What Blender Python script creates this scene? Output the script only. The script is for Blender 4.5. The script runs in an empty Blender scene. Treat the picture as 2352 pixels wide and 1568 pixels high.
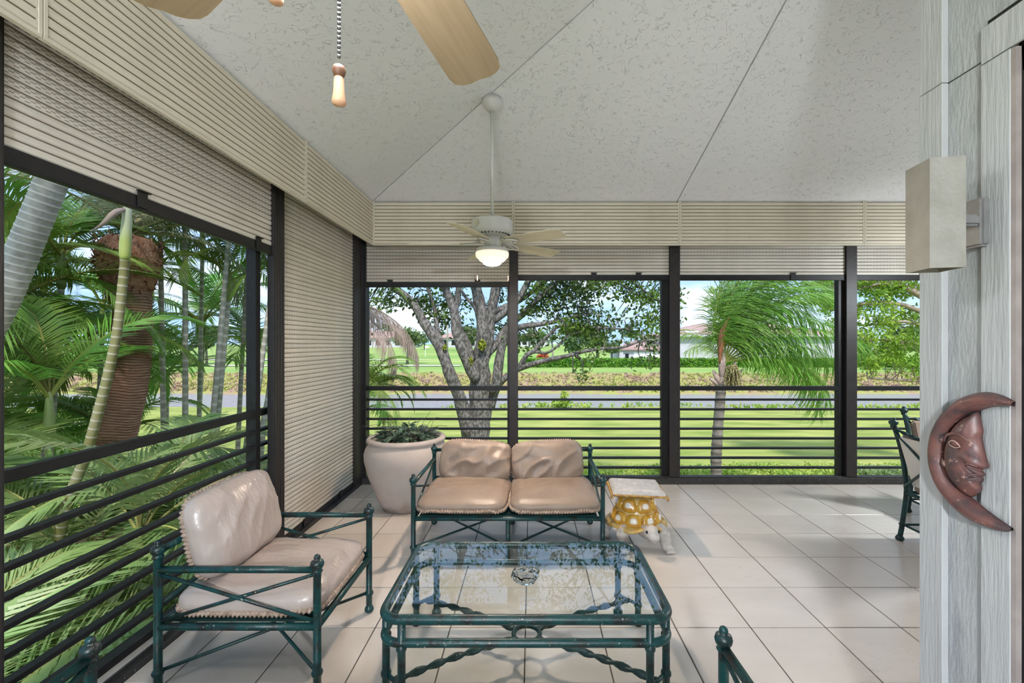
import bpy, bmesh, math, random
from mathutils import Vector, Matrix, noise, Quaternion
R = math.radians
PI = math.pi
S = bpy.context.scene
COL = S.collection

# ------------------------------------------------------------ camera
EYE = 1.532
F = 1045.33                                   # focal length in pixels of the 2352 px wide frame (16 mm)
cam_d = bpy.data.cameras.new('camera')
cam_d.lens = 16.0
cam_d.sensor_width = 36.0
cam_d.shift_x = (1176 - 1220) / 2352
cam_d.shift_y = (790 - 784) / 2352
cam_d.clip_start = 0.02
cam_d.clip_end = 900
cam = bpy.data.objects.new('camera', cam_d)
COL.objects.link(cam)
cam.location = (0, 0, EYE)
cam.rotation_euler = (R(90), 0, 0)
S.camera = cam

# ------------------------------------------------------------ world: bright sky with broken cloud
W = bpy.data.worlds.new('world')
S.world = W
W.use_nodes = True
nt = W.node_tree
nt.nodes.clear()
wo = nt.nodes.new('ShaderNodeOutputWorld')
wb = nt.nodes.new('ShaderNodeBackground')
wtc = nt.nodes.new('ShaderNodeTexCoord')
wmp = nt.nodes.new('ShaderNodeMapping')
wmp.inputs['Scale'].default_value = (1.0, 1.0, 2.6)
wn = nt.nodes.new('ShaderNodeTexNoise')
wn.inputs['Scale'].default_value = 3.2
wn.inputs['Detail'].default_value = 7
wn.inputs['Roughness'].default_value = 0.55
wr = nt.nodes.new('ShaderNodeValToRGB')
wr.color_ramp.elements[0].position = 0.47
wr.color_ramp.elements[0].color = (0.36, 0.56, 0.88, 1)
wr.color_ramp.elements[1].position = 0.70
wr.color_ramp.elements[1].color = (0.92, 0.95, 1.02, 1)
nt.links.new(wtc.outputs['Generated'], wmp.inputs['Vector'])
nt.links.new(wmp.outputs['Vector'], wn.inputs['Vector'])
nt.links.new(wn.outputs['Fac'], wr.inputs['Fac'])
nt.links.new(wr.outputs['Color'], wb.inputs['Color'])
nt.links.new(wb.outputs['Background'], wo.inputs['Surface'])
wb.inputs['Strength'].default_value = 1.15

# ------------------------------------------------------------ sun: high, hazy, behind the house
sl = bpy.data.lights.new('sun', 'SUN')
sl.energy = 3.0
sl.angle = R(6)
sl.color = (1.0, 0.96, 0.88)
sun = bpy.data.objects.new('sun', sl)
COL.objects.link(sun)
sun.rotation_euler = Vector((-0.12, 0.72, -1.0)).to_track_quat('-Z', 'Y').to_euler()

# ------------------------------------------------------------ exposure
S.view_settings.view_transform = 'Standard'
S.view_settings.look = 'None'
S.view_settings.gamma = 1
S.view_settings.use_curve_mapping = False
S.view_settings.exposure = 0.48
LAMP_FAR = 580.0       # emission of the lit bowl of the far fan
LAMP_NEAR = 45.0      # the bowl of the fan overhead
FILL_REAR = 1050.0     # fill light from an added fan behind the camera, out of view
FILL_DINE = 340.0     # fill light from an added fan hidden round the house corner


S.cycles.adaptive_threshold = 0.05
S.cycles.max_bounces = 8
S.cycles.diffuse_bounces = 4
S.cycles.glossy_bounces = 3
S.cycles.transmission_bounces = 6
S.cycles.caustics_reflective = False
S.cycles.caustics_refractive = False


# ------------------------------------------------------------ helpers
def at(px, py, d):
    """world point seen at photo pixel (px, py) at distance d along the porch"""
    return Vector(((px - 1220) * d / F, d, EYE - (py - 790) * d / F))


class MB:
    """collects shapes; build() links them as one mesh object"""
    def __init__(s):
        s.v = []; s.f = []; s.t = []; s.tone = 0.0

    def add(s, vs, fs, tone=None):
        n = len(s.v)
        s.v.extend([tuple(p) for p in vs])
        s.f.extend([tuple(i + n for i in f) for f in fs])
        tn = s.tone if tone is None else tone
        if isinstance(tn, (list, tuple)):
            s.t.extend(tn)
        else:
            s.t.extend([tn] * len(vs))
        return s

    def box(s, x0, x1, y0, y1, z0, z1, tone=None):
        vs = [(x, y, z) for z in (z0, z1) for y in (y0, y1) for x in (x0, x1)]
        return s.add(vs, [(0, 2, 3, 1), (4, 5, 7, 6), (0, 1, 5, 4), (2, 6, 7, 3), (0, 4, 6, 2), (1, 3, 7, 5)], tone)

    def obox(s, c, u, w, n, hu, hw, hn, tone=None):
        c = Vector(c); u = Vector(u).normalized(); w = Vector(w).normalized(); n = Vector(n).normalized()
        vs = [c + u * (a * hu) + w * (b * hw) + n * (k * hn) for k in (-1, 1) for b in (-1, 1) for a in (-1, 1)]
        return s.add(vs, [(0, 2, 3, 1), (4, 5, 7, 6), (0, 1, 5, 4), (2, 6, 7, 3), (0, 4, 6, 2), (1, 3, 7, 5)], tone)

    def tube(s, pts, r, n=8, cap=True, tone=None, closed=False, sq=None):
        pts = [Vector(p) for p in pts]
        m = len(pts)
        rs = r if isinstance(r, (list, tuple)) else [r] * m
        T = []
        for i in range(m):
            if closed:
                t = pts[(i + 1) % m] - pts[i - 1]
            else:
                t = pts[min(i + 1, m - 1)] - pts[max(i - 1, 0)]
            T.append(t.normalized() if t.length > 1e-9 else Vector((0, 0, 1)))
        a = Vector((0, 0, 1)) if abs(T[0].z) < 0.9 else Vector((1, 0, 0))
        u = (a - T[0] * a.dot(T[0])).normalized()
        vs = []
        tl = []
        for i in range(m):
            u = u - T[i] * u.dot(T[i])
            u = u.normalized() if u.length > 1e-9 else T[i].orthogonal().normalized()
            w = T[i].cross(u)
            for k in range(n):
                q = 2 * PI * k / n
                vs.append(pts[i] + (u * math.cos(q) + w * math.sin(q) * (sq or 1.0)) * rs[i])
                tl.append((tone[i] if isinstance(tone, (list, tuple)) else (s.tone if tone is None else tone)))
        fs = []
        for i in range(m if closed else m - 1):
            j = (i + 1) % m
            for k in range(n):
                fs.append((i * n + k, i * n + (k + 1) % n, j * n + (k + 1) % n, j * n + k))
        if cap and not closed:
            fs.append(tuple(reversed(range(n))))
            fs.append(tuple((m - 1) * n + k for k in range(n)))
        return s.add(vs, fs, tl)

    def lathe(s, prof, n=20, c=(0, 0, 0), tone=None, cap=True):
        vs = []; tl = []
        for i, (r, z) in enumerate(prof):
            for k in range(n):
                q = 2 * PI * k / n
                vs.append((c[0] + r * math.cos(q), c[1] + r * math.sin(q), c[2] + z))
                tl.append(tone[i] if isinstance(tone, (list, tuple)) else (s.tone if tone is None else tone))
        fs = []
        m = len(prof)
        for i in range(m - 1):
            for k in range(n):
                fs.append((i * n + k, i * n + (k + 1) % n, (i + 1) * n + (k + 1) % n, (i + 1) * n + k))
        if cap:
            if prof[0][0] > 1e-6: fs.append(tuple(reversed(range(n))))
            if prof[-1][0] > 1e-6: fs.append(tuple((m - 1) * n + k for k in range(n)))
        return s.add(vs, fs, tl)

    def ball(s, c, rx, ry=None, rz=None, n=14, m=8, tone=None):
        ry = rx if ry is None else ry; rz = rx if rz is None else rz
        vs = []
        for i in range(m + 1):
            p = PI * i / m - PI / 2
            for k in range(n):
                q = 2 * PI * k / n
                vs.append((c[0] + rx * math.cos(p) * math.cos(q), c[1] + ry * math.cos(p) * math.sin(q), c[2] + rz * math.sin(p)))
        fs = [(i * n + k, i * n + (k + 1) % n, (i + 1) * n + (k + 1) % n, (i + 1) * n + k) for i in range(m) for k in range(n)]
        return s.add(vs, fs, tone)

    def mesh(s, name, mat, smooth=False, bevel=0, seg=2):
        me = bpy.data.meshes.new(name)
        me.from_pydata(s.v, [], s.f)
        if any(s.t):
            at_ = me.attributes.new('tone', 'FLOAT', 'POINT')
            at_.data.foreach_set('value', s.t)
        if bevel:
            bm = bmesh.new(); bm.from_mesh(me)
            bmesh.ops.remove_doubles(bm, verts=bm.verts, dist=1e-6)
            bmesh.ops.bevel(bm, geom=list(bm.edges), offset=bevel, segments=seg, affect='EDGES', clamp_overlap=True)
            bm.to_mesh(me); bm.free()
        if mat is not None: me.materials.append(mat)
        if smooth:
            me.shade_smooth()
        me.update()
        return me

    def build(s, name, mat, parent=None, smooth=False, bevel=0, loc=None, seg=2):
        o = bpy.data.objects.new(name, s.mesh(name, mat, smooth, bevel, seg))
        COL.objects.link(o)
        if parent is not None: o.parent = parent
        if loc is not None: o.location = loc
        return o


def inst(name, me, parent=None, loc=(0, 0, 0), rot=(0, 0, 0), scale=(1, 1, 1)):
    o = bpy.data.objects.new(name, me)
    COL.objects.link(o)
    if parent is not None: o.parent = parent
    o.location = loc
    if isinstance(rot, Quaternion):
        o.rotation_mode = 'QUATERNION'; o.rotation_quaternion = rot
    else:
        o.rotation_euler = rot
    o.scale = scale
    return o


def tag(o, label=None, cat=None, group=None, kind=None):
    if label: o['label'] = label
    if cat: o['category'] = cat
    if group: o['group'] = group
    if kind: o['kind'] = kind
    return o


def thing(name, label, cat, loc=(0, 0, 0), rz=0, group=None, kind=None):
    o = bpy.data.objects.new(name, None)
    COL.objects.link(o)
    o.empty_display_size = 0.1
    o.location = loc
    o.rotation_euler = (0, 0, rz)
    return tag(o, label, cat, group, kind)


def struct(o, label=None):
    return tag(o, label, None, None, 'structure')


def copy_tree(o, parent=None):
    c = o.copy(); COL.objects.link(c); c.parent = parent
    for ch in list(o.children): copy_tree(ch, c)
    return c


def smooth_path(pts, k=4):
    """Catmull-Rom through pts"""
    pts = [Vector(p) for p in pts]
    if len(pts) < 3: return pts
    out = []
    P = [pts[0] * 2 - pts[1]] + pts + [pts[-1] * 2 - pts[-2]]
    for i in range(1, len(P) - 2):
        for j in range(k):
            t = j / k
            a, b, c, d = P[i - 1], P[i], P[i + 1], P[i + 2]
            out.append(0.5 * ((2 * b) + (c - a) * t + (2 * a - 5 * b + 4 * c - d) * t * t + (3 * b - a - 3 * c + d) * t ** 3))
    out.append(pts[-1])
    return out


# ------------------------------------------------------------ materials
def mat(name, c, rough=0.6, metal=0.0, c2=None, scale=8.0, detail=4.0, lo=0.35, hi=0.65, bump=0.0, bscale=None,
        coord='Object', stretch=(1, 1, 1), spec=0.5, tone=None, rnd=0.0, bdist=0.01, speck=None, transl=0.0, world=False):
    m = bpy.data.materials.new(name)
    m.use_nodes = True
    t = m.node_tree
    b = t.nodes['Principled BSDF']
    b.inputs['Roughness'].default_value = rough
    b.inputs['Metallic'].default_value = metal
    b.inputs['Specular IOR Level'].default_value = spec
    L = t.links.new
    if world:
        g = t.nodes.new('ShaderNodeNewGeometry'); src = g.outputs['Position']
    else:
        g = t.nodes.new('ShaderNodeTexCoord'); src = g.outputs[coord]
    mp = t.nodes.new('ShaderNodeMapping'); mp.inputs['Scale'].default_value = stretch
    L(src, mp.inputs['Vector'])
    col = None
    if c2 is not None:
        n = t.nodes.new('ShaderNodeTexNoise')
        n.inputs['Scale'].default_value = scale; n.inputs['Detail'].default_value = detail
        L(mp.outputs['Vector'], n.inputs['Vector'])
        r = t.nodes.new('ShaderNodeValToRGB')
        r.color_ramp.elements[0].position = lo; r.color_ramp.elements[0].color = (*c, 1)
        r.color_ramp.elements[1].position = hi; r.color_ramp.elements[1].color = (*c2, 1)
        L(n.outputs['Fac'], r.inputs['Fac'])
        col = r.outputs['Color']
    else:
        v = t.nodes.new('ShaderNodeRGB'); v.outputs[0].default_value = (*c, 1); col = v.outputs[0]
    if tone is not None:
        a = t.nodes.new('ShaderNodeAttribute'); a.attribute_name = 'tone'
        mx = t.nodes.new('ShaderNodeMix'); mx.data_type = 'RGBA'
        L(a.outputs['Fac'], mx.inputs[0]); L(col, mx.inputs[6]); mx.inputs[7].default_value = (*tone, 1)
        col = mx.outputs[2]
    if speck is not None:
        sc, ss, lim = speck
        n2 = t.nodes.new('ShaderNodeTexNoise'); n2.inputs['Scale'].default_value = ss; n2.inputs['Detail'].default_value = 5
        n2.inputs['Roughness'].default_value = 0.65
        L(mp.outputs['Vector'], n2.inputs['Vector'])
        r2 = t.nodes.new('ShaderNodeValToRGB')
        r2.color_ramp.elements[0].position = lim; r2.color_ramp.elements[0].color = (0, 0, 0, 1)
        r2.color_ramp.elements[1].position = lim + 0.04; r2.color_ramp.elements[1].color = (1, 1, 1, 1)
        L(n2.outputs['Fac'], r2.inputs['Fac'])
        mx = t.nodes.new('ShaderNodeMix'); mx.data_type = 'RGBA'
        L(r2.outputs['Color'], mx.inputs[0]); L(col, mx.inputs[6]); mx.inputs[7].default_value = (*sc, 1)
        col = mx.outputs[2]
    if rnd:
        oi = t.nodes.new('ShaderNodeObjectInfo')
        mr = t.nodes.new('ShaderNodeMapRange')
        mr.inputs['To Min'].default_value = 1 - rnd; mr.inputs['To Max'].default_value = 1 + rnd
        L(oi.outputs['Random'], mr.inputs['Value'])
        hs = t.nodes.new('ShaderNodeHueSaturation')
        L(mr.outputs['Result'], hs.inputs['Value'])
        mr2 = t.nodes.new('ShaderNodeMapRange')
        mr2.inputs['To Min'].default_value = 0.5 - rnd * 0.08; mr2.inputs['To Max'].default_value = 0.5 + rnd * 0.05
        L(oi.outputs['Random'], mr2.inputs['Value'])
        L(mr2.outputs['Result'], hs.inputs['Hue'])
        L(col, hs.inputs['Color']); col = hs.outputs['Color']
    L(col, b.inputs['Base Color'])
    if bump:
        nb = t.nodes.new('ShaderNodeTexNoise')
        nb.inputs['Scale'].default_value = bscale or scale * 4; nb.inputs['Detail'].default_value = 5
        L(mp.outputs['Vector'], nb.inputs['Vector'])
        bp = t.nodes.new('ShaderNodeBump'); bp.inputs['Strength'].default_value = bump; bp.inputs['Distance'].default_value = bdist
        L(nb.outputs['Fac'], bp.inputs['Height']); L(bp.outputs['Normal'], b.inputs['Normal'])
    if transl:
        tr = t.nodes.new('ShaderNodeBsdfTranslucent'); L(col, tr.inputs['Color'])
        ms = t.nodes.new('ShaderNodeMixShader'); ms.inputs[0].default_value = transl
        out = t.nodes['Material Output']
        L(b.outputs['BSDF'], ms.inputs[1]); L(tr.outputs['BSDF'], ms.inputs[2]); L(ms.outputs[0], out.inputs['Surface'])
    return m


def emis(name, c, strength):
    m = mat(name, c, 0.4)
    b = m.node_tree.nodes['Principled BSDF']
    b.inputs['Emission Color'].default_value = (*c, 1)
    b.inputs['Emission Strength'].default_value = strength
    return m


def bowl_light(name, c, strength, rim=None):
    """glass lamp bowl: hot towards the bulb at its foot, dimmer at the rim"""
    m = emis(name, c, strength)
    if rim is not None:
        t = m.node_tree; L = t.links.new
        b = t.nodes['Principled BSDF']
        tc = t.nodes.new('ShaderNodeTexCoord'); sp = t.nodes.new('ShaderNodeSeparateXYZ'); L(tc.outputs['Object'], sp.inputs[0])
        r = t.nodes.new('ShaderNodeValToRGB'); r.color_ramp.interpolation = 'LINEAR'
        mr = t.nodes.new('ShaderNodeMapRange'); mr.inputs['From Min'].default_value = -0.18; mr.inputs['From Max'].default_value = -0.076
        L(sp.outputs['Z'], mr.inputs['Value']); L(mr.outputs[0], r.inputs['Fac'])
        e = r.color_ramp.elements
        e[0].position = 0.14; e[0].color = (1, 1, 1, 1)
        e[1].position = 0.20; e[1].color = (rim * 1.4 / strength,) * 3 + (1,)
        for pos, k in ((0.30, 1.3), (0.36, 0.95), (0.46, 1.15), (0.56, 0.85), (0.95, 0.75)):
            q = e.new(pos); q.color = (rim * k / strength,) * 3 + (1,)
        ml = t.nodes.new('ShaderNodeMath'); ml.operation = 'MULTIPLY'; ml.inputs[1].default_value = strength
        L(r.outputs['Color'], ml.inputs[0]); L(ml.outputs[0], b.inputs['Emission Strength'])
        b.inputs['Base Color'].default_value = (0.5, 0.5, 0.5, 1)
    return m


def glass(name, c=(1, 1, 1), rough=0.0, ior=1.45):
    m = mat(name, c, rough)
    b = m.node_tree.nodes['Principled BSDF']
    b.inputs['Transmission Weight'].default_value = 1.0
    b.inputs['IOR'].default_value = ior
    return m


def thin_glass(name, c):
    m = bpy.data.materials.new(name); m.use_nodes = True
    t = m.node_tree; t.nodes.clear(); L = t.links.new
    o = t.nodes.new('ShaderNodeOutputMaterial'); ms = t.nodes.new('ShaderNodeMixShader'); fr = t.nodes.new('ShaderNodeFresnel'); fr.inputs['IOR'].default_value = 1.52
    ge = t.nodes.new('ShaderNodeNewGeometry'); mr = t.nodes.new('ShaderNodeMapRange')
    mr.inputs['To Min'].default_value = 1.52; mr.inputs['To Max'].default_value = 1 / 1.52
    L(ge.outputs['Backfacing'], mr.inputs['Value']); L(mr.outputs[0], fr.inputs['IOR'])
    tr = t.nodes.new('ShaderNodeBsdfTransparent'); tr.inputs['Color'].default_value = (*c, 1)
    gl = t.nodes.new('ShaderNodeBsdfGlossy'); gl.inputs['Roughness'].default_value = 0.0
    L(fr.outputs[0], ms.inputs[0]); L(tr.outputs[0], ms.inputs[1]); L(gl.outputs[0], ms.inputs[2]); L(ms.outputs[0], o.inputs['Surface'])
    return m


M = {}
M['frame'] = mat('dark_bronze_aluminium', (0.010, 0.010, 0.011), 0.45, c2=(0.016, 0.015, 0.016), scale=30, spec=0.3)
M['track'] = mat('brown_bronze_track', (0.022, 0.019, 0.019), 0.45, c2=(0.032, 0.027, 0.026), scale=20, spec=0.35)
M['sill'] = mat('worn_dark_sill', (0.022, 0.022, 0.022), 0.6, c2=(0.04, 0.037, 0.034), scale=20, speck=((0.42, 0.40, 0.37), 55, 0.66))
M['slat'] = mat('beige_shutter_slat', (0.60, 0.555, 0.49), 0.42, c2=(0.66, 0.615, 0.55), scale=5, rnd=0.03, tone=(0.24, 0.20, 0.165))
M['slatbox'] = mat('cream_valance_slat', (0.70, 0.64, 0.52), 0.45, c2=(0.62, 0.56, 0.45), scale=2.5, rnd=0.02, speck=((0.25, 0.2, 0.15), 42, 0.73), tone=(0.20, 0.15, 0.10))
M['dark'] = mat('black_gap', (0.01, 0.01, 0.01), 0.9)
M['teal'] = mat('worn_teal_iron', (0.002, 0.044, 0.045), 0.38, c2=(0.008, 0.012, 0.012), scale=16, detail=6, lo=0.46, hi=0.64, bump=0.15, bscale=60,
                speck=((0.33, 0.30, 0.22), 70, 0.64))
M['tealdark'] = mat('worn_teal_iron_rod', (0.010, 0.030, 0.028), 0.45, c2=(0.006, 0.045, 0.042), scale=12, speck=((0.3, 0.27, 0.2), 75, 0.66))
M['satin'] = mat('satin_beige_fabric', (0.42, 0.345, 0.31), 0.28, c2=(0.47, 0.39, 0.35), scale=3, bump=0.45, bscale=9, bdist=0.02, spec=0.6, stretch=(2.2, 1, 1))
M['taupe'] = mat('worn_taupe_fabric', (0.245, 0.180, 0.137), 0.40, c2=(0.295, 0.222, 0.172), scale=5, bump=0.45, bscale=8, bdist=0.025, spec=0.5)
M['ruffle'] = mat('gathered_trim', (0.26, 0.18, 0.13), 0.6, c2=(0.44, 0.33, 0.26), scale=40)
M['lining'] = mat('offwhite_upholstery', (0.72, 0.68, 0.63), 0.7)
M['stucco'] = None
M['planter'] = mat('sandy_pink_planter', (0.44, 0.38, 0.34), 0.85, c2=(0.49, 0.425, 0.385), scale=5, bump=0.35, bscale=90, bdist=0.004, speck=((0.3, 0.22, 0.18), 120, 0.70))
M['soil'] = mat('potting_soil', (0.05, 0.035, 0.025), 0.95, c2=(0.09, 0.06, 0.04), scale=40, bump=0.8, bscale=60)
M['leafpot'] = mat('grey_green_leaf', (0.055, 0.10, 0.055), 0.5, c2=(0.16, 0.23, 0.15), scale=14, rnd=0.35, transl=0.15)
M['twig'] = mat('dry_twig', (0.10, 0.085, 0.05), 0.8)
M['fanwhite'] = mat('white_fan_enamel', (0.64, 0.625, 0.60), 0.4)
M['blade'] = mat('limed_wood_blade', (0.66, 0.60, 0.49), 0.5, c2=(0.52, 0.46, 0.36), scale=3.0, stretch=(1.2, 22, 1), lo=0.3, hi=0.7)
M['bladetan'] = mat('tan_wood_blade', (0.38, 0.285, 0.175), 0.55, c2=(0.32, 0.235, 0.14), scale=3.0, stretch=(1.2, 22, 1), lo=0.35, hi=0.7)
M['brass'] = mat('antique_chain', (0.07, 0.05, 0.03), 0.6, metal=0.3)
M['steel'] = mat('grey_bead_chain', (0.11, 0.11, 0.11), 0.4, metal=0.6)
M['pullwood'] = mat('wood_pull', (0.55, 0.31, 0.18), 0.4)
M['pullband'] = mat('dark_wood_band', (0.14, 0.06, 0.03), 0.5)
M['white_wood'] = mat('weathered_white_board', (0.43, 0.435, 0.435), 0.8, c2=(0.36, 0.365, 0.365), scale=5, stretch=(1, 7, 0.7), lo=0.45, hi=0.78, bump=0.5,
                      bscale=16, bdist=0.006, speck=((0.20, 0.20, 0.20), 30, 0.70), world=True)
M['white_panel'] = mat('roughsawn_grey_white_panel', (0.38, 0.39, 0.39), 0.85, c2=(0.245, 0.25, 0.255), scale=4, stretch=(1, 5, 1.4), lo=0.46, hi=0.80, bump=0.6,
                       bscale=24, bdist=0.006, speck=((0.16, 0.16, 0.165), 60, 0.66), world=True)
M['oldbrown'] = mat('bare_edge_wood', (0.28, 0.235, 0.22), 0.85, c2=(0.36, 0.31, 0.29), scale=14)
M['sconce'] = mat('aged_galvanised_metal', (0.27, 0.25, 0.215), 0.5, metal=0.35, c2=(0.34, 0.32, 0.28), scale=11, bump=0.1, bscale=70)
M['bracket'] = mat('dull_steel_bracket', (0.26, 0.255, 0.25), 0.45, metal=0.6, c2=(0.34, 0.33, 0.32), scale=20)
M['moon'] = mat('oxblood_ceramic', (0.165, 0.070, 0.060), 0.40, c2=(0.075, 0.046, 0.048), scale=22, detail=7, lo=0.42, hi=0.60, bump=0.3, bscale=40, bdist=0.004,
                speck=((0.36, 0.20, 0.16), 48, 0.62))
M['moonline'] = mat('worn_pale_edge', (0.42, 0.27, 0.23), 0.5)
M['curb'] = mat('concrete_curb', (0.46, 0.42, 0.37), 0.9, c2=(0.36, 0.32, 0.28), scale=10, bump=0.4, bscale=80)
M['glass'] = thin_glass('table_glass', (0.95, 0.985, 0.975))
M['crystal'] = glass('pressed_glass', (1, 1, 1), 0.0, 1.5)
M['doorglass'] = thin_glass('door_glass', (0.9, 0.95, 0.93))
M['shell'] = mat('amber_glaze', (0.46, 0.20, 0.012), 0.25, c2=(0.60, 0.35, 0.05), scale=22, tone=(0.84, 0.80, 0.72))
M['shellrim'] = mat('yellow_glaze_rim', (0.62, 0.47, 0.20), 0.3, c2=(0.50, 0.29, 0.05), scale=20)
M['turtle'] = mat('chalk_white_plaster', (0.56, 0.52, 0.485), 0.6, c2=(0.40, 0.36, 0.33), scale=26, bump=0.5, bscale=45, bdist=0.008)
M['stoolcush'] = mat('white_plaster_cushion', (0.58, 0.56, 0.54), 0.6, c2=(0.46, 0.44, 0.42), scale=26, bump=0.4, bscale=35, bdist=0.006)
M['rope'] = mat('gilt_rope_edge', (0.58, 0.36, 0.09), 0.5, c2=(0.33, 0.15, 0.04), scale=30)
M['blackdot'] = mat('black_glaze', (0.01, 0.01, 0.01), 0.2)


def stucco():
    m = mat('knockdown_stucco', (0.74, 0.745, 0.755), 0.9)
    t = m.node_tree; L = t.links.new
    b = t.nodes['Principled BSDF']
    g = t.nodes.new('ShaderNodeNewGeometry')
    n = t.nodes.new('ShaderNodeTexNoise'); n.inputs['Scale'].default_value = 13; n.inputs['Detail'].default_value = 3
    n.inputs['Distortion'].default_value = 1.2
    L(g.outputs['Position'], n.inputs['Vector'])
    # thin trowel lines where the noise crosses mid level, broken up by a second noise
    ab = t.nodes.new('ShaderNodeMath'); ab.operation = 'SUBTRACT'; ab.inputs[1].default_value = 0.5
    L(n.outputs['Fac'], ab.inputs[0])
    a2 = t.nodes.new('ShaderNodeMath'); a2.operation = 'ABSOLUTE'; L(ab.outputs[0], a2.inputs[0])
    r = t.nodes.new('ShaderNodeMapRange'); r.inputs['From Min'].default_value = 0.0; r.inputs['From Max'].default_value = 0.012
    L(a2.outputs[0], r.inputs['Value'])
    n2 = t.nodes.new('ShaderNodeTexNoise'); n2.inputs['Scale'].default_value = 16; n2.inputs['Detail'].default_value = 2
    L(g.outputs['Position'], n2.inputs['Vector'])
    r2 = t.nodes.new('ShaderNodeMapRange'); r2.inputs['From Min'].default_value = 0.48; r2.inputs['From Max'].default_value = 0.56
    L(n2.outputs['Fac'], r2.inputs['Value'])
    mx = t.nodes.new('ShaderNodeMath'); mx.operation = 'MAXIMUM'
    L(r.outputs[0], mx.inputs[0]); L(r2.outputs[0], mx.inputs[1])
    n3 = t.nodes.new('ShaderNodeTexNoise'); n3.inputs['Scale'].default_value = 55; n3.inputs['Detail'].default_value = 4
    L(g.outputs['Position'], n3.inputs['Vector'])
    ad = t.nodes.new('ShaderNodeMath'); ad.operation = 'MULTIPLY_ADD'; ad.inputs[1].default_value = 0.35
    L(n3.outputs['Fac'], ad.inputs[0]); L(mx.outputs[0], ad.inputs[2])
    bp = t.nodes.new('ShaderNodeBump'); bp.inputs['Strength'].default_value = 0.55; bp.inputs['Distance'].default_value = 0.006
    L(ad.outputs[0], bp.inputs['Height']); L(bp.outputs['Normal'], b.inputs['Normal'])
    cm = t.nodes.new('ShaderNodeMix'); cm.data_type = 'RGBA'
    cm.inputs[6].default_value = (0.63, 0.63, 0.65, 1); cm.inputs[7].default_value = (0.85, 0.85, 0.875, 1)
    L(mx.outputs[0], cm.inputs[0]); L(cm.outputs[2], b.inputs['Base Color'])
    return m


M['stucco'] = stucco()


def tile_mat():
    m = mat('cream_marbled_tile', (0.60, 0.535, 0.475), 0.24, c2=(0.655, 0.59, 0.53), scale=2.2, detail=6, stretch=(1, 1.6, 1), rnd=0.035, world=True, spec=0.45,
            bump=0.05, bscale=5, bdist=0.01)
    t = m.node_tree; L = t.links.new
    b = t.nodes['Principled BSDF']
    src = b.inputs['Base Color'].links[0].from_socket
    g = t.nodes.new('ShaderNodeNewGeometry')
    mp = t.nodes.new('ShaderNodeMapping'); mp.inputs['Scale'].default_value = (1.0, 2.6, 1); mp.inputs['Rotation'].default_value = (0, 0, 0.5)
    L(g.outputs['Position'], mp.inputs['Vector'])
    n = t.nodes.new('ShaderNodeTexNoise'); n.inputs['Scale'].default_value = 5; n.inputs['Detail'].default_value = 8; n.inputs['Distortion'].default_value = 1.5
    L(mp.outputs['Vector'], n.inputs['Vector'])
    ab = t.nodes.new('ShaderNodeMath'); ab.operation = 'SUBTRACT'; ab.inputs[1].default_value = 0.56; L(n.outputs['Fac'], ab.inputs[0])
    a2 = t.nodes.new('ShaderNodeMath'); a2.operation = 'ABSOLUTE'; L(ab.outputs[0], a2.inputs[0])
    r = t.nodes.new('ShaderNodeMapRange'); r.inputs['From Max'].default_value = 0.010; r.inputs['To Min'].default_value = 0.32; r.inputs['To Max'].default_value = 0
    L(a2.outputs[0], r.inputs['Value'])
    n2 = t.nodes.new('ShaderNodeTexNoise'); n2.inputs['Scale'].default_value = 2.5
    L(g.outputs['Position'], n2.inputs['Vector'])
    r2 = t.nodes.new('ShaderNodeMapRange'); r2.inputs['From Min'].default_value = 0.5; r2.inputs['From Max'].default_value = 0.62
    L(n2.outputs['Fac'], r2.inputs['Value'])
    ml = t.nodes.new('ShaderNodeMath'); ml.operation = 'MULTIPLY'; L(r.outputs[0], ml.inputs[0]); L(r2.outputs[0], ml.inputs[1])
    mx = t.nodes.new('ShaderNodeMix'); mx.data_type = 'RGBA'; mx.inputs[7].default_value = (0.30, 0.27, 0.25, 1)
    L(ml.outputs[0], mx.inputs[0]); L(src, mx.inputs[6]); L(mx.outputs[2], b.inputs['Base Color'])
    return m


M['tile'] = tile_mat()
M['grout'] = mat('brown_grout', (0.10, 0.085, 0.07), 0.9)


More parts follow.
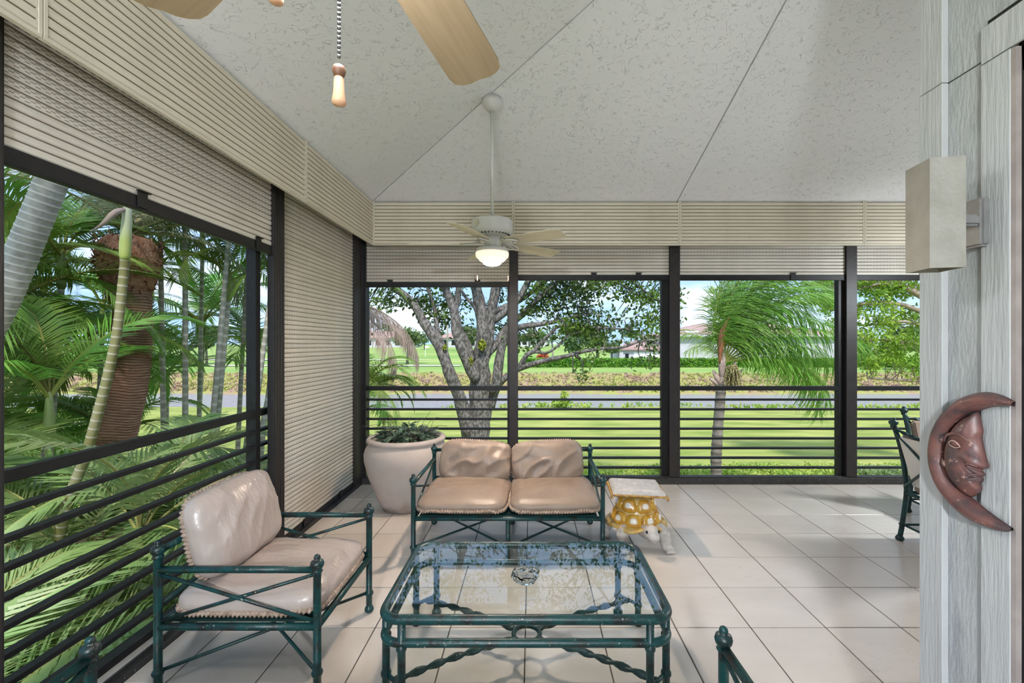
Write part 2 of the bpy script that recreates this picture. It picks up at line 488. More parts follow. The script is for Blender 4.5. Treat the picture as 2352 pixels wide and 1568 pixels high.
def perforated():
    """slat with rows of short punched slots"""
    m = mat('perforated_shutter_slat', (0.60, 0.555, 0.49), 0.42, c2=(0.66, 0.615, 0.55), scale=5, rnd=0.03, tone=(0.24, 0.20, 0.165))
    t = m.node_tree; L = t.links.new
    b = t.nodes['Principled BSDF']
    src = b.inputs['Base Color'].links[0].from_socket
    tc = t.nodes.new('ShaderNodeTexCoord')
    sp = t.nodes.new('ShaderNodeSeparateXYZ'); L(tc.outputs['Object'], sp.inputs[0])

    def rows(zc, off):
        a = t.nodes.new('ShaderNodeMath'); a.operation = 'SUBTRACT'; a.inputs[1].default_value = zc; L(sp.outputs['Z'], a.inputs[0])
        b_ = t.nodes.new('ShaderNodeMath'); b_.operation = 'ABSOLUTE'; L(a.outputs[0], b_.inputs[0])
        c_ = t.nodes.new('ShaderNodeMath'); c_.operation = 'LESS_THAN'; c_.inputs[1].default_value = 0.0013; L(b_.outputs[0], c_.inputs[0])
        d_ = t.nodes.new('ShaderNodeMath'); d_.operation = 'MULTIPLY_ADD'; d_.inputs[1].default_value = 1 / 0.036; d_.inputs[2].default_value = off
        L(sp.outputs['X'], d_.inputs[0])
        e_ = t.nodes.new('ShaderNodeMath'); e_.operation = 'FRACT'; L(d_.outputs[0], e_.inputs[0])
        f_ = t.nodes.new('ShaderNodeMath'); f_.operation = 'LESS_THAN'; f_.inputs[1].default_value = 0.52; L(e_.outputs[0], f_.inputs[0])
        g_ = t.nodes.new('ShaderNodeMath'); g_.operation = 'MULTIPLY'; L(c_.outputs[0], g_.inputs[0]); L(f_.outputs[0], g_.inputs[1])
        return g_
    o = None
    for zc, off in ((-0.008, 0.0), (0.0, 0.5), (0.008, 0.0)):
        w = rows(zc, off)
        if o is None: o = w
        else:
            mm = t.nodes.new('ShaderNodeMath'); mm.operation = 'MAXIMUM'; L(o.outputs[0], mm.inputs[0]); L(w.outputs[0], mm.inputs[1]); o = mm
    mx = t.nodes.new('ShaderNodeMix'); mx.data_type = 'RGBA'; mx.inputs[7].default_value = (0.10, 0.085, 0.07, 1)
    L(o.outputs[0], mx.inputs[0]); L(src, mx.inputs[6]); L(mx.outputs[2], b.inputs['Base Color'])
    return m


M['slatperf'] = perforated()

# ============================================================ the porch shell
XL, YB = -1.85, 5.0                 # inner faces of the shutter tracks on the left and back sides
PITCH = 0.278                       # slope of the vaulted ceiling
HXL, HYB, HZ = -1.667, 4.80, 3.043  # where the ceiling meets the shutter housings
T = 0.4064                          # floor tile

# ---- floor: slab with grout, tiles as parts
b = MB()
b.box(-2.03, 7.0, 1.25, 5.12, -0.25, -0.004)
b.box(-2.03, 1.3, -3.6, 1.25, -0.25, -0.004)
floor = struct(b.build('floor', M['grout']), 'cream tiled porch floor with dark grout lines')
g = 0.0032
mt = MB()
h = T / 2 - g
mt.box(-h, h, -h, h, -0.012, 0.0)
tile_me = mt.mesh('floor_tile', M['tile'], bevel=0.0022, seg=1)
rest = MB()
X0, X1, Y0, Y1 = -1.846, 6.95, -3.55, 4.97
i0 = -5
for i in range(i0, 20):
    for j in range(-1, 21):
        cx = -0.031 + T * (i + 0.5)
        cy = 4.4945 + T * 0.5 - T * (j - 1)
        ax, bx_, ay, by_ = max(cx - h, X0), min(cx + h, X1), max(cy - h, Y0), min(cy + h, Y1)
        if bx_ - ax < 0.02 or by_ - ay < 0.02: continue
        if cx > 1.35 and cy < 1.35: continue
        full = (bx_ - ax) > 2 * h - 1e-4 and (by_ - ay) > 2 * h - 1e-4
        if cy > 0.9 and cx < 5.6:
            if full:
                inst('floor_tile', tile_me, floor, (cx, cy, 0))
            else:
                q = MB(); q.box(ax - cx, bx_ - cx, ay - cy, by_ - cy, -0.012, 0.0)
                q.build('floor_tile', M['tile'], floor, bevel=0.0022, loc=(cx, cy, 0), seg=1)
        else:
            rest.box(ax, bx_, ay, by_, -0.012, 0.0)
o = rest.build('floor_tiles_beyond', M['tile'], floor); o['kind'] = 'stuff'

b = MB(); b.box(-2.03, 7.0, -3.6, 5.12, -2.8, -0.26)
struct(b.build('wall_storey_below', M['white_panel']), 'rendered wall of the storey below the porch')


# ---- ceiling: two slopes meeting on a hip, panels with fine open joints
def cz_left(x): return HZ + PITCH * (x - HXL)
def cz_back(y): return HZ + PITCH * (HYB - y)


ceil = struct(bpy.data.objects.new('ceiling', None), 'white stuccoed vaulted porch ceiling with hip joint')
COL.objects.link(ceil)


def cpanel(poly, fz, name='ceiling_panel', m=None, dz=0.0, th=0.03, shrink=0.0055):
    c = Vector((sum(p[0] for p in poly) / len(poly), sum(p[1] for p in poly) / len(poly)))
    n = len(poly)
    # move every edge inwards a little so that a joint stays open
    ins = []
    for k in range(n):
        p0, p1, p2 = Vector(poly[k - 1]), Vector(poly[k]), Vector(poly[(k + 1) % n])
        def off(a, bb):
            d = (bb - a).normalized(); nn = Vector((-d.y, d.x))
            if nn.dot(c - a) < 0: nn = -nn
            return a + nn * shrink, d
        a1, d1 = off(p0, p1); a2, d2 = off(p1, p2)
        cr = d1.x * d2.y - d1.y * d2.x
        if abs(cr) < 1e-6: ins.append(a2); continue
        tt = ((a2.x - a1.x) * d2.y - (a2.y - a1.y) * d2.x) / cr
        ins.append(a1 + d1 * tt)
    vs = [(p.x, p.y, fz(p) + dz) for p in ins] + [(p.x, p.y, fz(p) + dz + th) for p in ins]
    fs = [tuple(range(n)), tuple(range(2 * n - 1, n - 1, -1))] + [(k, (k + 1) % n, n + (k + 1) % n, n + k) for k in range(n)]
    q = MB(); q.add(vs, fs)
    return q.build(name, m or M['stucco'], ceil)


PL = [(-2.6, -3.6), (1.2, -3.6), (1.2, 1.39), (1.743, 1.39), (-2.6, 5.733)]
PB1 = [(-2.6, 5.733), (1.543, 1.59), (1.543, 5.733)]
PB2 = [(1.543, 5.733), (1.543, 1.59), (1.743, 1.39), (7.0, 1.39), (7.0, 5.733)]
cpanel(PL, lambda p: cz_left(p.x))
cpanel(PB1, lambda p: cz_back(p.y))
cpanel(PB2, lambda p: cz_back(p.y))
cpanel(PL, lambda p: cz_left(p.x), 'roof_deck', M['dark'], 0.03, 0.12, 0.0)
cpanel([(-2.6, 5.733), (1.743, 1.39), (7.0, 1.39), (7.0, 5.733)], lambda p: cz_back(p.y), 'roof_deck', M['dark'], 0.03, 0.12, 0.0)

# ---- house wall on the right: panels, corner board, door casing
wr_ = struct(bpy.data.objects.new('wall_right', None), 'weathered white board wall of the house beside the porch')
COL.objects.link(wr_)
b = MB(); b.box(1.215, 1.37, 1.13, 1.385, 0, 3.83); b.box(1.215, 1.36, -3.6, 1.13, 2.27, 3.83); b.box(1.215, 1.36, -3.6, -1.35, 0, 2.27)
b.build('wall_core', M['dark'], wr_)
b = MB(); b.box(1.2, 1.215, 1.132, 1.384, 0, 2.281); b.build('panel', M['white_panel'], wr_, bevel=0.0015, seg=1)
b = MB(); b.box(1.2, 1.2149, -3.6, 1.384, 2.285, 3.835); b.build('panel', M['white_panel'], wr_, bevel=0.0015, seg=1)
b = MB(); b.box(1.2, 1.215, -3.6, -1.45, 0, 2.281); b.build('panel', M['white_panel'], wr_, bevel=0.0015, seg=1)
for z0, z1 in ((0, 2.282), (2.284, 3.85)):
    b = MB(); b.box(1.181, 1.2, 1.308, 1.385, z0, z1); b.build('corner_board', M['white_wood'], wr_, bevel=0.0015, seg=1)
b = MB(); b.box(1.1905, 1.2, 1.131, 1.206, 0, 2.268); b.build('door_casing', M['white_wood'], wr_, bevel=0.002, seg=1)
b = MB(); b.box(1.1905, 1.2, -1.50, 1.206, 2.271, 2.366); b.build('door_casing', M['white_wood'], wr_, bevel=0.002, seg=1)
b = MB(); b.box(1.1905, 1.2, -1.50, -1.42, 0, 2.268); b.build('door_casing', M['white_wood'], wr_, bevel=0.002, seg=1)
b = MB(); b.box(1.192, 1.214, 1.119, 1.1305, 0, 2.265); b.build('casing_edge', M['oldbrown'], wr_)
b = MB(); b.box(1.194, 1.204, -0.6, 1.19, 2.367, 2.376); b.build('open_joint', M['dark'], wr_)

# ---- sliding door in that wall
dr = struct(bpy.data.objects.new('door_1', None), 'black framed sliding glass door beside the casing board')
COL.objects.link(dr)
b = MB()
b.box(1.206, 1.30, 1.05, 1.119, 0, 2.265); b.box(1.206, 1.30, -1.42, -1.35, 0, 2.265)
b.box(1.206, 1.30, -1.42, 1.119, 2.20, 2.265); b.box(1.206, 1.30, -1.42, 1.119, 0, 0.05); b.box(1.22, 1.28, -0.2, -0.12, 0.05, 2.2)
b.build('door_frame', M['frame'], dr, bevel=0.003, seg=1)
for y0, y1 in ((-1.35, -0.2), (-0.12, 1.05)):
    b = MB(); b.box(1.245, 1.252, y0, y1, 0.05, 2.2); b.build('pane', M['doorglass'], dr)
b = MB(); b.box(1.4, 4.4, -2.5, -2.45, 0, 2.6); b.box(4.4, 4.45, -2.5, 1.2, 0, 2.6); b.box(1.36, 4.45, -2.5, 1.2, 2.6, 2.65); b.box(1.36, 4.45, -2.5, 1.2, -0.1, 0.0)
b.box(1.36, 4.45, 1.2, 1.24, 0, 2.65)
struct(b.build('wall_inner_room', M['lining']), 'plain walls of the room behind the sliding door')

# ---- house wall round the corner, facing the garden
b = MB(); b.box(1.37, 7.0, 1.25, 1.385, 0, 3.99)
struct(b.build('wall_garden_side', M['white_panel']), 'weathered white panel wall facing the garden')
b = MB(); b.box(6.95, 7.1, 1.385, 5.1, 0, 3.9)
struct(b.build('wall_far_right', M['white_panel']), 'panel wall closing the far right end of the porch')

# ---- sills and curb
b = MB(); b.box(XL, 7.0, 4.972, 5.10, -0.004, 0.068); b.box(XL, 7.0, 4.985, 5.04, 0.068, 0.078)
struct(b.build('trim_1', M['sill'], bevel=0.003, seg=1), 'worn dark sill along the back screen')
b = MB(); b.box(-1.885, -1.846, -3.6, 4.97, -0.004, 0.03); b.box(-1.885, -1.873, -3.6, 4.97, 0.03, 0.045)
struct(b.build('trim_2', M['sill'], bevel=0.002, seg=1), 'worn dark shutter track along the left edge of the floor')
b = MB(); b.box(-1.955, -1.885, -3.6, 4.97, -0.004, 0.022)
struct(b.build('trim_3', M['curb']), 'bare concrete strip between shutter track and railing')
b = MB(); b.box(-2.02, -1.955, -3.6, 5.1, -0.004, 0.06)
struct(b.build('trim_4', M['frame'], bevel=0.002, seg=1), 'dark bottom frame under the left railing')


# ---- posts and shutter tracks
def post(label, x0, x1, y0, y1, z1=2.60, ribs=None, name='screen_post', m='frame', z0=0.0):
    b = MB(); b.box(x0, x1, y0, y1, z0, z1)
    if ribs == 'y':
        for k in range(4):
            yy = y0 + (y1 - y0) * (k + 0.5) / 4
            b.box(x1 - 0.001, x1 + 0.004, yy - 0.008, yy + 0.008, z0, z1)
    o = b.build(name, M[m], bevel=0.0025, seg=1)
    return tag(o, label, 'post')


post('dark shutter track post between the open bay and the lowered shutter', -1.90, XL, 3.277, 3.416, 2.95, 'y', 'track_post', 'track')
post('dark shutter track post at the near end of the open left bay', -1.90, XL, 1.46, 1.600, 2.95, 'y', 'track_post', 'track')
for yy in (-0.34, -2.16, -3.5):
    tag(post('dark shutter track post on the left side behind the overhead fan', -1.90, XL, yy, yy + 0.14, 2.95, 'y', 'track_post', 'track'), group='track posts behind the camera')
post('dark corner post between the lowered shutter and the big planter', -1.95, XL, 4.776, 5.10, 2.95, 'y', 'corner_post', 'track')
post('slim dark jamb behind the big planter in the porch corner', XL, -1.812, 4.985, 5.10, 2.95, None, 'corner_post')
post('slim dark railing post dividing the left railing beside the track post', -2.00, -1.93, 3.19, 3.245, 2.58)
post('dark screen post behind the middle of the loveseat', -0.263, -0.150, 5.03, 5.10, 2.36)
post('dark screen post rising behind the turtle stool', 1.442, 1.585, 5.03, 5.10, 2.36)
post('dark screen post near the dining chairs', 3.395, 3.54, 5.03, 5.10, 2.36)
post('narrow shutter track behind the hanging fan', -0.240, -0.144, 4.985, 5.03, 2.95, None, 'track_post', 'track')
post('narrow brown shutter track above the turtle stool', 1.515, 1.632, 4.985, 5.03, 2.95, None, 'track_post', 'track')
post('narrow shutter track beside the wall lamp, near the dining chairs', 3.455, 3.572, 4.985, 5.03, 2.95, None, 'track_post', 'track')
post('narrow shutter track hidden behind the house corner', 5.40, 5.52, 4.985, 5.10, 2.95, None, 'track_post', 'track')

# ---- railings: top rail and eight flat bars
TOPZ = 1.067


def railing(label, a0, a1, side):
    L_ = a1 - a0; mid = (a0 + a1) / 2
    if side == 'back': root = thing('railing', label, 'railing', (mid, 5.052, 0), 0)
    else: root = thing('railing', label, 'railing', (-1.952, mid, 0), R(90))
    b = MB(); b.box(-L_ / 2, L_ / 2, -0.022, 0.022, TOPZ - 0.048, TOPZ)
    b.build('top_rail', M['frame'], root, bevel=0.003, seg=1)
    q = MB(); q.box(-L_ / 2, L_ / 2, -0.022, 0.022, -0.022, 0.0)
    me = q.mesh('rail_bar', M['frame'], bevel=0.002, seg=1)
    for k in range(8):
        inst('rail_bar', me, root, (0, 0, 0.928 - 0.1075 * k))
    return root


railing('dark bar railing behind the big planter and the loveseat', -1.812, -0.263, 'back')
railing('dark bar railing between the loveseat and the turtle stool', -0.150, 1.442, 'back')
railing('dark bar railing with the feathery palm behind it', 1.585, 3.395, 'back')
railing('dark bar railing behind the dining chairs', 3.54, 5.40, 'back')
railing('dark bar railing with palm fronds right behind the armchair', 1.53, 3.19, 'left')
railing('dark bar railing running behind the lowered shutter', 3.245, 4.98, 'left')
railing('dark bar railing on the left side beside the long sofa', -0.27, 1.53, 'left')
railing('dark bar railing on the left side at the rear of the porch', -3.45, -0.27, 'left')

# ---- roller shutters: slatted housing above, curtain of slats, bottom bar, stop tabs
SP = 0.0365


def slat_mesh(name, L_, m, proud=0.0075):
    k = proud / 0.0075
    # curved front, and a flat web behind that hooks into the next slat; the shade in the groove is painted on as a darker tone
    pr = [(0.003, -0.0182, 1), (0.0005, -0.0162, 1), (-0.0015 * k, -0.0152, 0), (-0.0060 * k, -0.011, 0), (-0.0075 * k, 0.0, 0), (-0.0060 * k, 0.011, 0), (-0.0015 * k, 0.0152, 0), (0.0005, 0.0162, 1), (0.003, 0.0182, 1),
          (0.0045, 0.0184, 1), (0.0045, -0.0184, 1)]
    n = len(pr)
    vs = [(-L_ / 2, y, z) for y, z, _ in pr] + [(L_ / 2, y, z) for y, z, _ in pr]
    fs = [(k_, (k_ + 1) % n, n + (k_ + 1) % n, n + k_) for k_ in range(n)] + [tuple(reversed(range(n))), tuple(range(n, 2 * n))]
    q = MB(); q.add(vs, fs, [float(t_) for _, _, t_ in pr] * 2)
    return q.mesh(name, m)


def shutter(label, side, c0, c1, h0, h1, zbar0, zbar1, plain, tabs=()):
    """c0..c1 curtain span, h0..h1 housing span along the wall; bottom bar zbar0..zbar1"""
    mid = (c0 + c1) / 2
    if side == 'back':
        root = thing('roller_shutter', label, 'shutter', (mid, 5.018, 0), 0); hf = 5.018 - HYB
    else:
        root = thing('roller_shutter', label, 'shutter', (-1.878, mid, 0), R(90)); hf = HXL + 1.878
    L_ = c1 - c0
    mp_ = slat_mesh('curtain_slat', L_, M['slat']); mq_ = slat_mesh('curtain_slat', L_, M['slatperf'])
    z = zbar1 + SP / 2; k = 0
    while z < 2.93:
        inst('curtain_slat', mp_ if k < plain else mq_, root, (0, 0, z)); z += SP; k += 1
    b = MB(); b.box(-L_ / 2, L_ / 2, -0.012, 0.012, zbar0, zbar1); b.box(-L_ / 2, L_ / 2, -0.020, 0.012, zbar0, zbar0 + 0.006)
    b.build('bottom_bar', M['frame'], root, bevel=0.002, seg=1)
    for ta in tabs:
        b = MB()
        b.box(-0.028, 0.028, -0.020, -0.014, -0.055, 0.022); b.box(-0.034, 0.034, -0.034, -0.014, 0.018, 0.024)
        b.build('stop_tab', M['frame'], root, loc=(ta - mid, 0, zbar1), bevel=0.0015, seg=1)
    # housing
    a, c = h0 - mid, h1 - mid
    b = MB(); b.box(a + 0.006, c - 0.006, -hf + 0.006, -hf + 0.010, 2.588, 3.03)
    b.build('housing', M['slatbox'], root)
    ms_ = slat_mesh('housing_slat', (c - a) - 0.034, M['slatbox'], 0.006)
    for k in range(12):
        inst('housing_slat', ms_, root, ((a + c) / 2, -hf, 2.607 + SP * k))
    b = MB(); b.box(a + 0.002, c - 0.002, -hf - 0.006, -hf + 0.016, 2.572, 2.588)
    b.build('housing_lip', M['slatbox'], root, bevel=0.001, seg=1)
    for e0, e1 in ((a + 0.001, a + 0.016), (c - 0.016, c - 0.001)):
        b = MB(); b.box(e0, e1, -hf - 0.008, -hf + 0.01, 2.578, 3.04)
        b.build('end_stile', M['slatbox'], root, bevel=0.002, seg=1)
    return root


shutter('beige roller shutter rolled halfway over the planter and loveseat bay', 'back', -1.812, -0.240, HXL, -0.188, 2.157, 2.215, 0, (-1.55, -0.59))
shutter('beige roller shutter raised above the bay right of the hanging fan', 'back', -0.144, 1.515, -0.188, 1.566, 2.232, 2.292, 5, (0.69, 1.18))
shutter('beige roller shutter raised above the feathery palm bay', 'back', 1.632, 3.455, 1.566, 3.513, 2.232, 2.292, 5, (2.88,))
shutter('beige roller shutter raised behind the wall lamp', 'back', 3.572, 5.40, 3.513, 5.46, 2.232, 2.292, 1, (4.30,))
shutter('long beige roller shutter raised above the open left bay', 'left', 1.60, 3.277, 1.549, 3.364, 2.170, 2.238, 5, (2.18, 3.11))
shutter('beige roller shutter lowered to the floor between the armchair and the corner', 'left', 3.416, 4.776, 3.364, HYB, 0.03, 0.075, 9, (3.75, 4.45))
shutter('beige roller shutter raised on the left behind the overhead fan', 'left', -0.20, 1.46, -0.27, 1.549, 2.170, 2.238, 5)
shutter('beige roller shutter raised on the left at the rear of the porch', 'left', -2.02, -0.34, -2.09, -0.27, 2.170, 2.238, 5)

# ============================================================ furniture
def rope(b, pts, r0, pitch, n=8, amp=0.35, lobes=2, closed=False, tone=None):
    """tube whose section turns along the path: twisted bar or gathered trim"""
    pts = [Vector(p) for p in pts]
    m = len(pts)
    s = 0.0
    us = None
    vs = []; fs = []
    for i in range(m):
        t = (pts[(i + 1) % m] - pts[i - 1]) if closed else (pts[min(i + 1, m - 1)] - pts[max(i - 1, 0)])
        t.normalize()
        if us is None:
            a = Vector((0, 0, 1)) if abs(t.z) < 0.9 else Vector((1, 0, 0))
            us = (a - t * a.dot(t)).normalized()
        us = (us - t * us.dot(t)).normalized()
        w = t.cross(us)
        if i: s += (pts[i] - pts[i - 1]).length
        for k in range(n):
            q = 2 * PI * k / n
            r = r0 * (1 + amp * math.cos(lobes * q + 2 * PI * s / pitch))
            vs.append(pts[i] + (us * math.cos(q) + w * math.sin(q)) * r)
    for i in range(m if closed else m - 1):
        j = (i + 1) % m
        for k in range(n):
            fs.append((i * n + k, i * n + (k + 1) % n, j * n + (k + 1) % n, j * n + k))
    if not closed:
        fs.append(tuple(reversed(range(n)))); fs.append(tuple((m - 1) * n + k for k in range(n)))
    b.add(vs, fs, tone)
    return b


def resample(pts, step, closed=False):
    pts = [Vector(p) for p in pts]
    if closed: pts = pts + [pts[0]]
    L_ = [0.0]
    for i in range(1, len(pts)): L_.append(L_[-1] + (pts[i] - pts[i - 1]).length)
    n = max(2, int(L_[-1] / step))
    out = []; j = 0
    for k in range(n if closed else n + 1):
        s = L_[-1] * k / n
        while j < len(pts) - 2 and L_[j + 1] < s: j += 1
        d = L_[j + 1] - L_[j]
        out.append(pts[j].lerp(pts[j + 1], 0 if d < 1e-9 else (s - L_[j]) / d))
    return out


def leg_post(root, x, y, top, mtl='teal', node=0.11):
    r = 0.0165
    b = MB()
    pr = [(0.001, 0.0), (0.017, 0.002), (0.025, 0.012), (0.0255, 0.022), (0.020, 0.034), (0.013, 0.040), (r, 0.046),
          (r, node - 0.014), (0.021, node - 0.010), (0.0245, node), (0.021, node + 0.010), (r, node + 0.014),
          (r, top - 0.082), (0.019, top - 0.078)]
    b.lathe(pr, 16)
    leg = b.build('leg', M[mtl], root, smooth=True, loc=(x, y, 0))
    q = MB()
    q.lathe([(0.019, -0.080), (0.023, -0.074), (0.019, -0.068), (0.0185, -0.064), (0.026, -0.054), (0.0285, -0.042), (0.025, -0.030), (0.015, -0.024),
             (0.012, -0.022), (0.0145, -0.014), (0.011, -0.005), (0.003, 0.0)], 16)
    q.build('finial', M[mtl], leg, smooth=True, loc=(0, 0, top))
    return leg


def make_seat(name, label, cat, loc, rz, Wd, bays, D=0.69):
    root = thing(name, label, cat, loc, rz)
    x0, x1, yf, yb = -Wd / 2, Wd / 2, -D / 2, D / 2
    for x in (x0, x1):
        leg_post(root, x, yf, 0.623); leg_post(root, x, yb, 0.685)
    def bar(nm, p, q, r, m='teal', n=10):
        b = MB(); b.tube([p, q], r, n); return b.build(nm, M[m], root, smooth=True)
    zs, za, zb, zn = 0.309, 0.556, 0.632, 0.11
    xs = [x0 + Wd * k / bays for k in range(bays + 1)]
    for k in range(1, bays):
        for y in (yf, yb):
            b = MB()
            b.lathe([(0.001, 0.0), (0.017, 0.002), (0.025, 0.012), (0.0255, 0.022), (0.020, 0.034), (0.013, 0.040), (0.0165, 0.046), (0.0165, 0.096),
                     (0.0245, 0.11), (0.0165, 0.124), (0.0165, zs)], 14)
            b.build('leg', M['teal'], root, smooth=True, loc=(xs[k], y, 0))
    bar('seat_rail', (x0, yf, zs), (x1, yf, zs), 0.0160); bar('seat_rail', (x0, yb, zs), (x1, yb, zs), 0.0160)
    bar('back_rail', (x0, yb, zb), (x1, yb, zb), 0.0145); bar('back_rail', (x0, yb, 0.40), (x1, yb, 0.40), 0.010, 'tealdark')
    for x in (x0, x1):
        bar('seat_rail', (x, yf, zs), (x, yb, zs), 0.0160)
        bar('arm', (x, yf, za), (x, yb, za), 0.0150)
        bar('arm_brace', (x, yf, zs + 0.02), (x, yb, za - 0.018), 0.0080)
        bar('arm_brace', (x + 0.001, yb, zs + 0.02), (x + 0.001, yf, za - 0.018), 0.0080)
    for k in range(bays):
        bar('stretcher', (xs[k], yf, zn), (xs[k + 1], yb, zn), 0.0078, 'tealdark')
        bar('stretcher', (xs[k], yb, zn + 0.004), (xs[k + 1], yf, zn + 0.004), 0.0078, 'tealdark')
    b = MB(); b.box(x0 + 0.035, x1 - 0.035, yf + 0.035, yb - 0.035, zs + 0.000, zs + 0.010)
    b.build('seat_deck', M['tealdark'], root)
    return root


def cushion(label, dims, loc, rot, mtl, seam=0.5, wr=0.006, seed=1, folds=0.0, group=None, bulge=0.22, p=6.5, trim=0.0105, N=26):
    w, d, h = dims
    b = MB()
    idx = {}
    def vert(a, bb, c):
        k = (round(a, 5), round(bb, 5), round(c, 5))
        if k in idx: return idx[k]
        l = (abs(a) ** p + abs(bb) ** p + abs(c) ** 2.6) ** (1 / p)
        l2 = (abs(a) ** p + abs(bb) ** p) ** (1 / p)
        x, y, z = a / l, bb / l, c / l
        rr = 1.0 - 0.10 * abs(z) ** 2.5
        th = (1 - bulge) + bulge * (1 - x * x * 0.9) * (1 - y * y * 0.9) * 1.25
        q = Vector((x * w / 2 * rr, y * d / 2 * rr, z * h / 2 * th))
        nz = noise.noise(Vector((q.x * 6 + seed * 7.1, q.y * 6, q.z * 9))) * wr + noise.noise(Vector((q.x * 17, q.y * 17 + seed, q.z * 13))) * wr * 0.45
        if folds:
            f = math.sin(q.x * 15 + q.y * 22 + 4 * noise.noise(Vector((q.x * 3 + seed, q.y * 3, 0)))) * folds
            f += (1 - abs(noise.noise(Vector((q.x * 5 + seed * 3, q.y * 8 - q.x * 5, 1.7))))) ** 4 * folds * 2.0 - folds
            nz += f * max(0.0, z)
        nn = Vector((x ** 3 if p > 3 else x, y ** 3, z)).normalized()
        b.v.append(tuple(q + nn * nz)); b.t.append(0.0)
        idx[k] = len(b.v) - 1
        return idx[k]
    for ax in range(3):
        for sg in (-1, 1):
            for i in range(N):
                for j in range(N):
                    c4 = []
                    for (u, v) in ((i, j), (i + 1, j), (i + 1, j + 1), (i, j + 1)):
                        u_ = math.tan((2 * u / N - 1) * 0.75) / math.tan(0.75); v_ = math.tan((2 * v / N - 1) * 0.75) / math.tan(0.75)
                        pt = [0, 0, 0]; pt[ax] = sg; pt[(ax + 1) % 3] = u_; pt[(ax + 2) % 3] = v_
                        c4.append(vert(*pt))
                    b.f.append(tuple(c4 if sg > 0 else reversed(c4)))
    o = b.build('cushion', M[mtl], None, smooth=True)
    o.location = loc
    o.rotation_euler = rot
    tag(o, label, 'cushion', group)
    # gathered trim round the seam
    zz = (seam - 0.5) * h * (1 - bulge * 0.9)
    pts = []
    for k in range(160):
        q = 2 * PI * k / 160
        cx, sy = math.cos(q), math.sin(q)
        e = 2 / p
        zn_ = abs(2 * seam - 1)
        rr = (1.0 - 0.10 * zn_ ** 2.5) * (1 - zn_ ** 2.6) ** (1 / p)
        pts.append((abs(cx) ** e * math.copysign(1, cx) * (w / 2 * rr + 0.003), abs(sy) ** e * math.copysign(1, sy) * (d / 2 * rr + 0.003),
                    zz + 0.004 * math.sin(5 * q + seed) + 0.003 * math.sin(13 * q)))
    q = MB()
    rope(q, resample(pts, 0.0042, True), trim, 0.019, n=9, amp=0.45, lobes=1, closed=True)
    q.build('ruffle', M['ruffle'], o, smooth=True)
    return o


# ---- loveseat in front of the back railing
LSX, LSY = -0.162, 3.535
make_seat('loveseat', 'teal iron loveseat frame with two pairs of tan cushions', 'sofa', (LSX, LSY, 0), 0, 1.328, 2)
zc = 0.326
for sx, nm, sd in ((-1, 'planter', 3), (1, 'turtle stool', 8)):
    cushion('plump tan seat cushion on the loveseat half nearer the ' + nm, (0.650, 0.655, 0.150), (LSX + sx * 0.329, LSY - 0.030, zc + 0.060),
            (R(1.5), 0, R(1.5 * sx)), 'taupe', 0.36, 0.004, sd, 0.0)
    cushion('creased tan back cushion on the loveseat half nearer the ' + nm, (0.585, 0.33, 0.165), (LSX + sx * 0.296, LSY + 0.215, 0.570),
            (R(74), R(-2.5 * sx), R(2.0 * sx)), 'taupe', 0.30, 0.007, sd + 1, 0.0105, p=4.6, trim=0.012)

# ---- armchair on the left, facing right
ACX, ACY = -1.272, 2.288
make_seat('armchair', 'teal iron armchair with shiny beige cushions beside the left railing', 'chair', (ACX, ACY, 0), R(90), 0.632, 1)
cushion('shiny beige seat cushion on the armchair by the left railing', (0.612, 0.670, 0.170), (ACX + 0.012, ACY, 0.326 + 0.060), (R(0), 0, R(90)), 'satin', 0.30, 0.004, 21, 0.0028, trim=0.012)
cushion('shiny beige back cushion standing on the armchair by the left railing', (0.575, 0.40, 0.195), (ACX - 0.205, ACY, 0.655), (R(76), 0, R(90)), 'satin', 0.22, 0.005, 33, 0.0040, p=5.0, trim=0.013)

# ---- long sofa with its back to the viewer
SFX, SFY = -0.367, 1.098
make_seat('long_sofa', 'teal iron three seat sofa facing the loveseat across the coffee table', 'sofa', (SFX, SFY, 0), R(180 + 1.5), 1.995, 3)
for k, nm in ((-1, 'left railing'), (0, 'middle of the coffee table'), (1, 'house wall')):
    cushion('shiny beige seat cushion on the long sofa, nearest the ' + nm, (0.635, 0.60, 0.110), (SFX + k * 0.66, SFY + 0.02, 0.326 + 0.055), (0, 0, R(181.5)), 'satin', 0.32, 0.004, 41 + k, N=14)
    cushion('shiny beige back cushion on the long sofa, nearest the ' + nm, (0.60, 0.33, 0.165), (SFX + k * 0.63, SFY - 0.215, 0.56), (R(74), 0, R(181.5)), 'satin', 0.30, 0.004, 51 + k, N=14)

# ---- coffee table
TX, TY = -0.022, 2.222
tb = thing('coffee_table', 'teal iron coffee table with glass top and twisted stretchers', 'table', (TX, TY, 0))
HW, HD = 0.604, 0.348


def rrect(hw, hd, r, z, n=7):
    out = []
    for cx, cy, a0 in ((hw - r, hd - r, 0), (-hw + r, hd - r, 90), (-hw + r, -hd + r, 180), (hw - r, -hd + r, 270)):
        for k in range(n + 1):
            a = R(a0 + 90 * k / n)
            out.append((cx + r * math.cos(a), cy + r * math.sin(a), z))
    return out


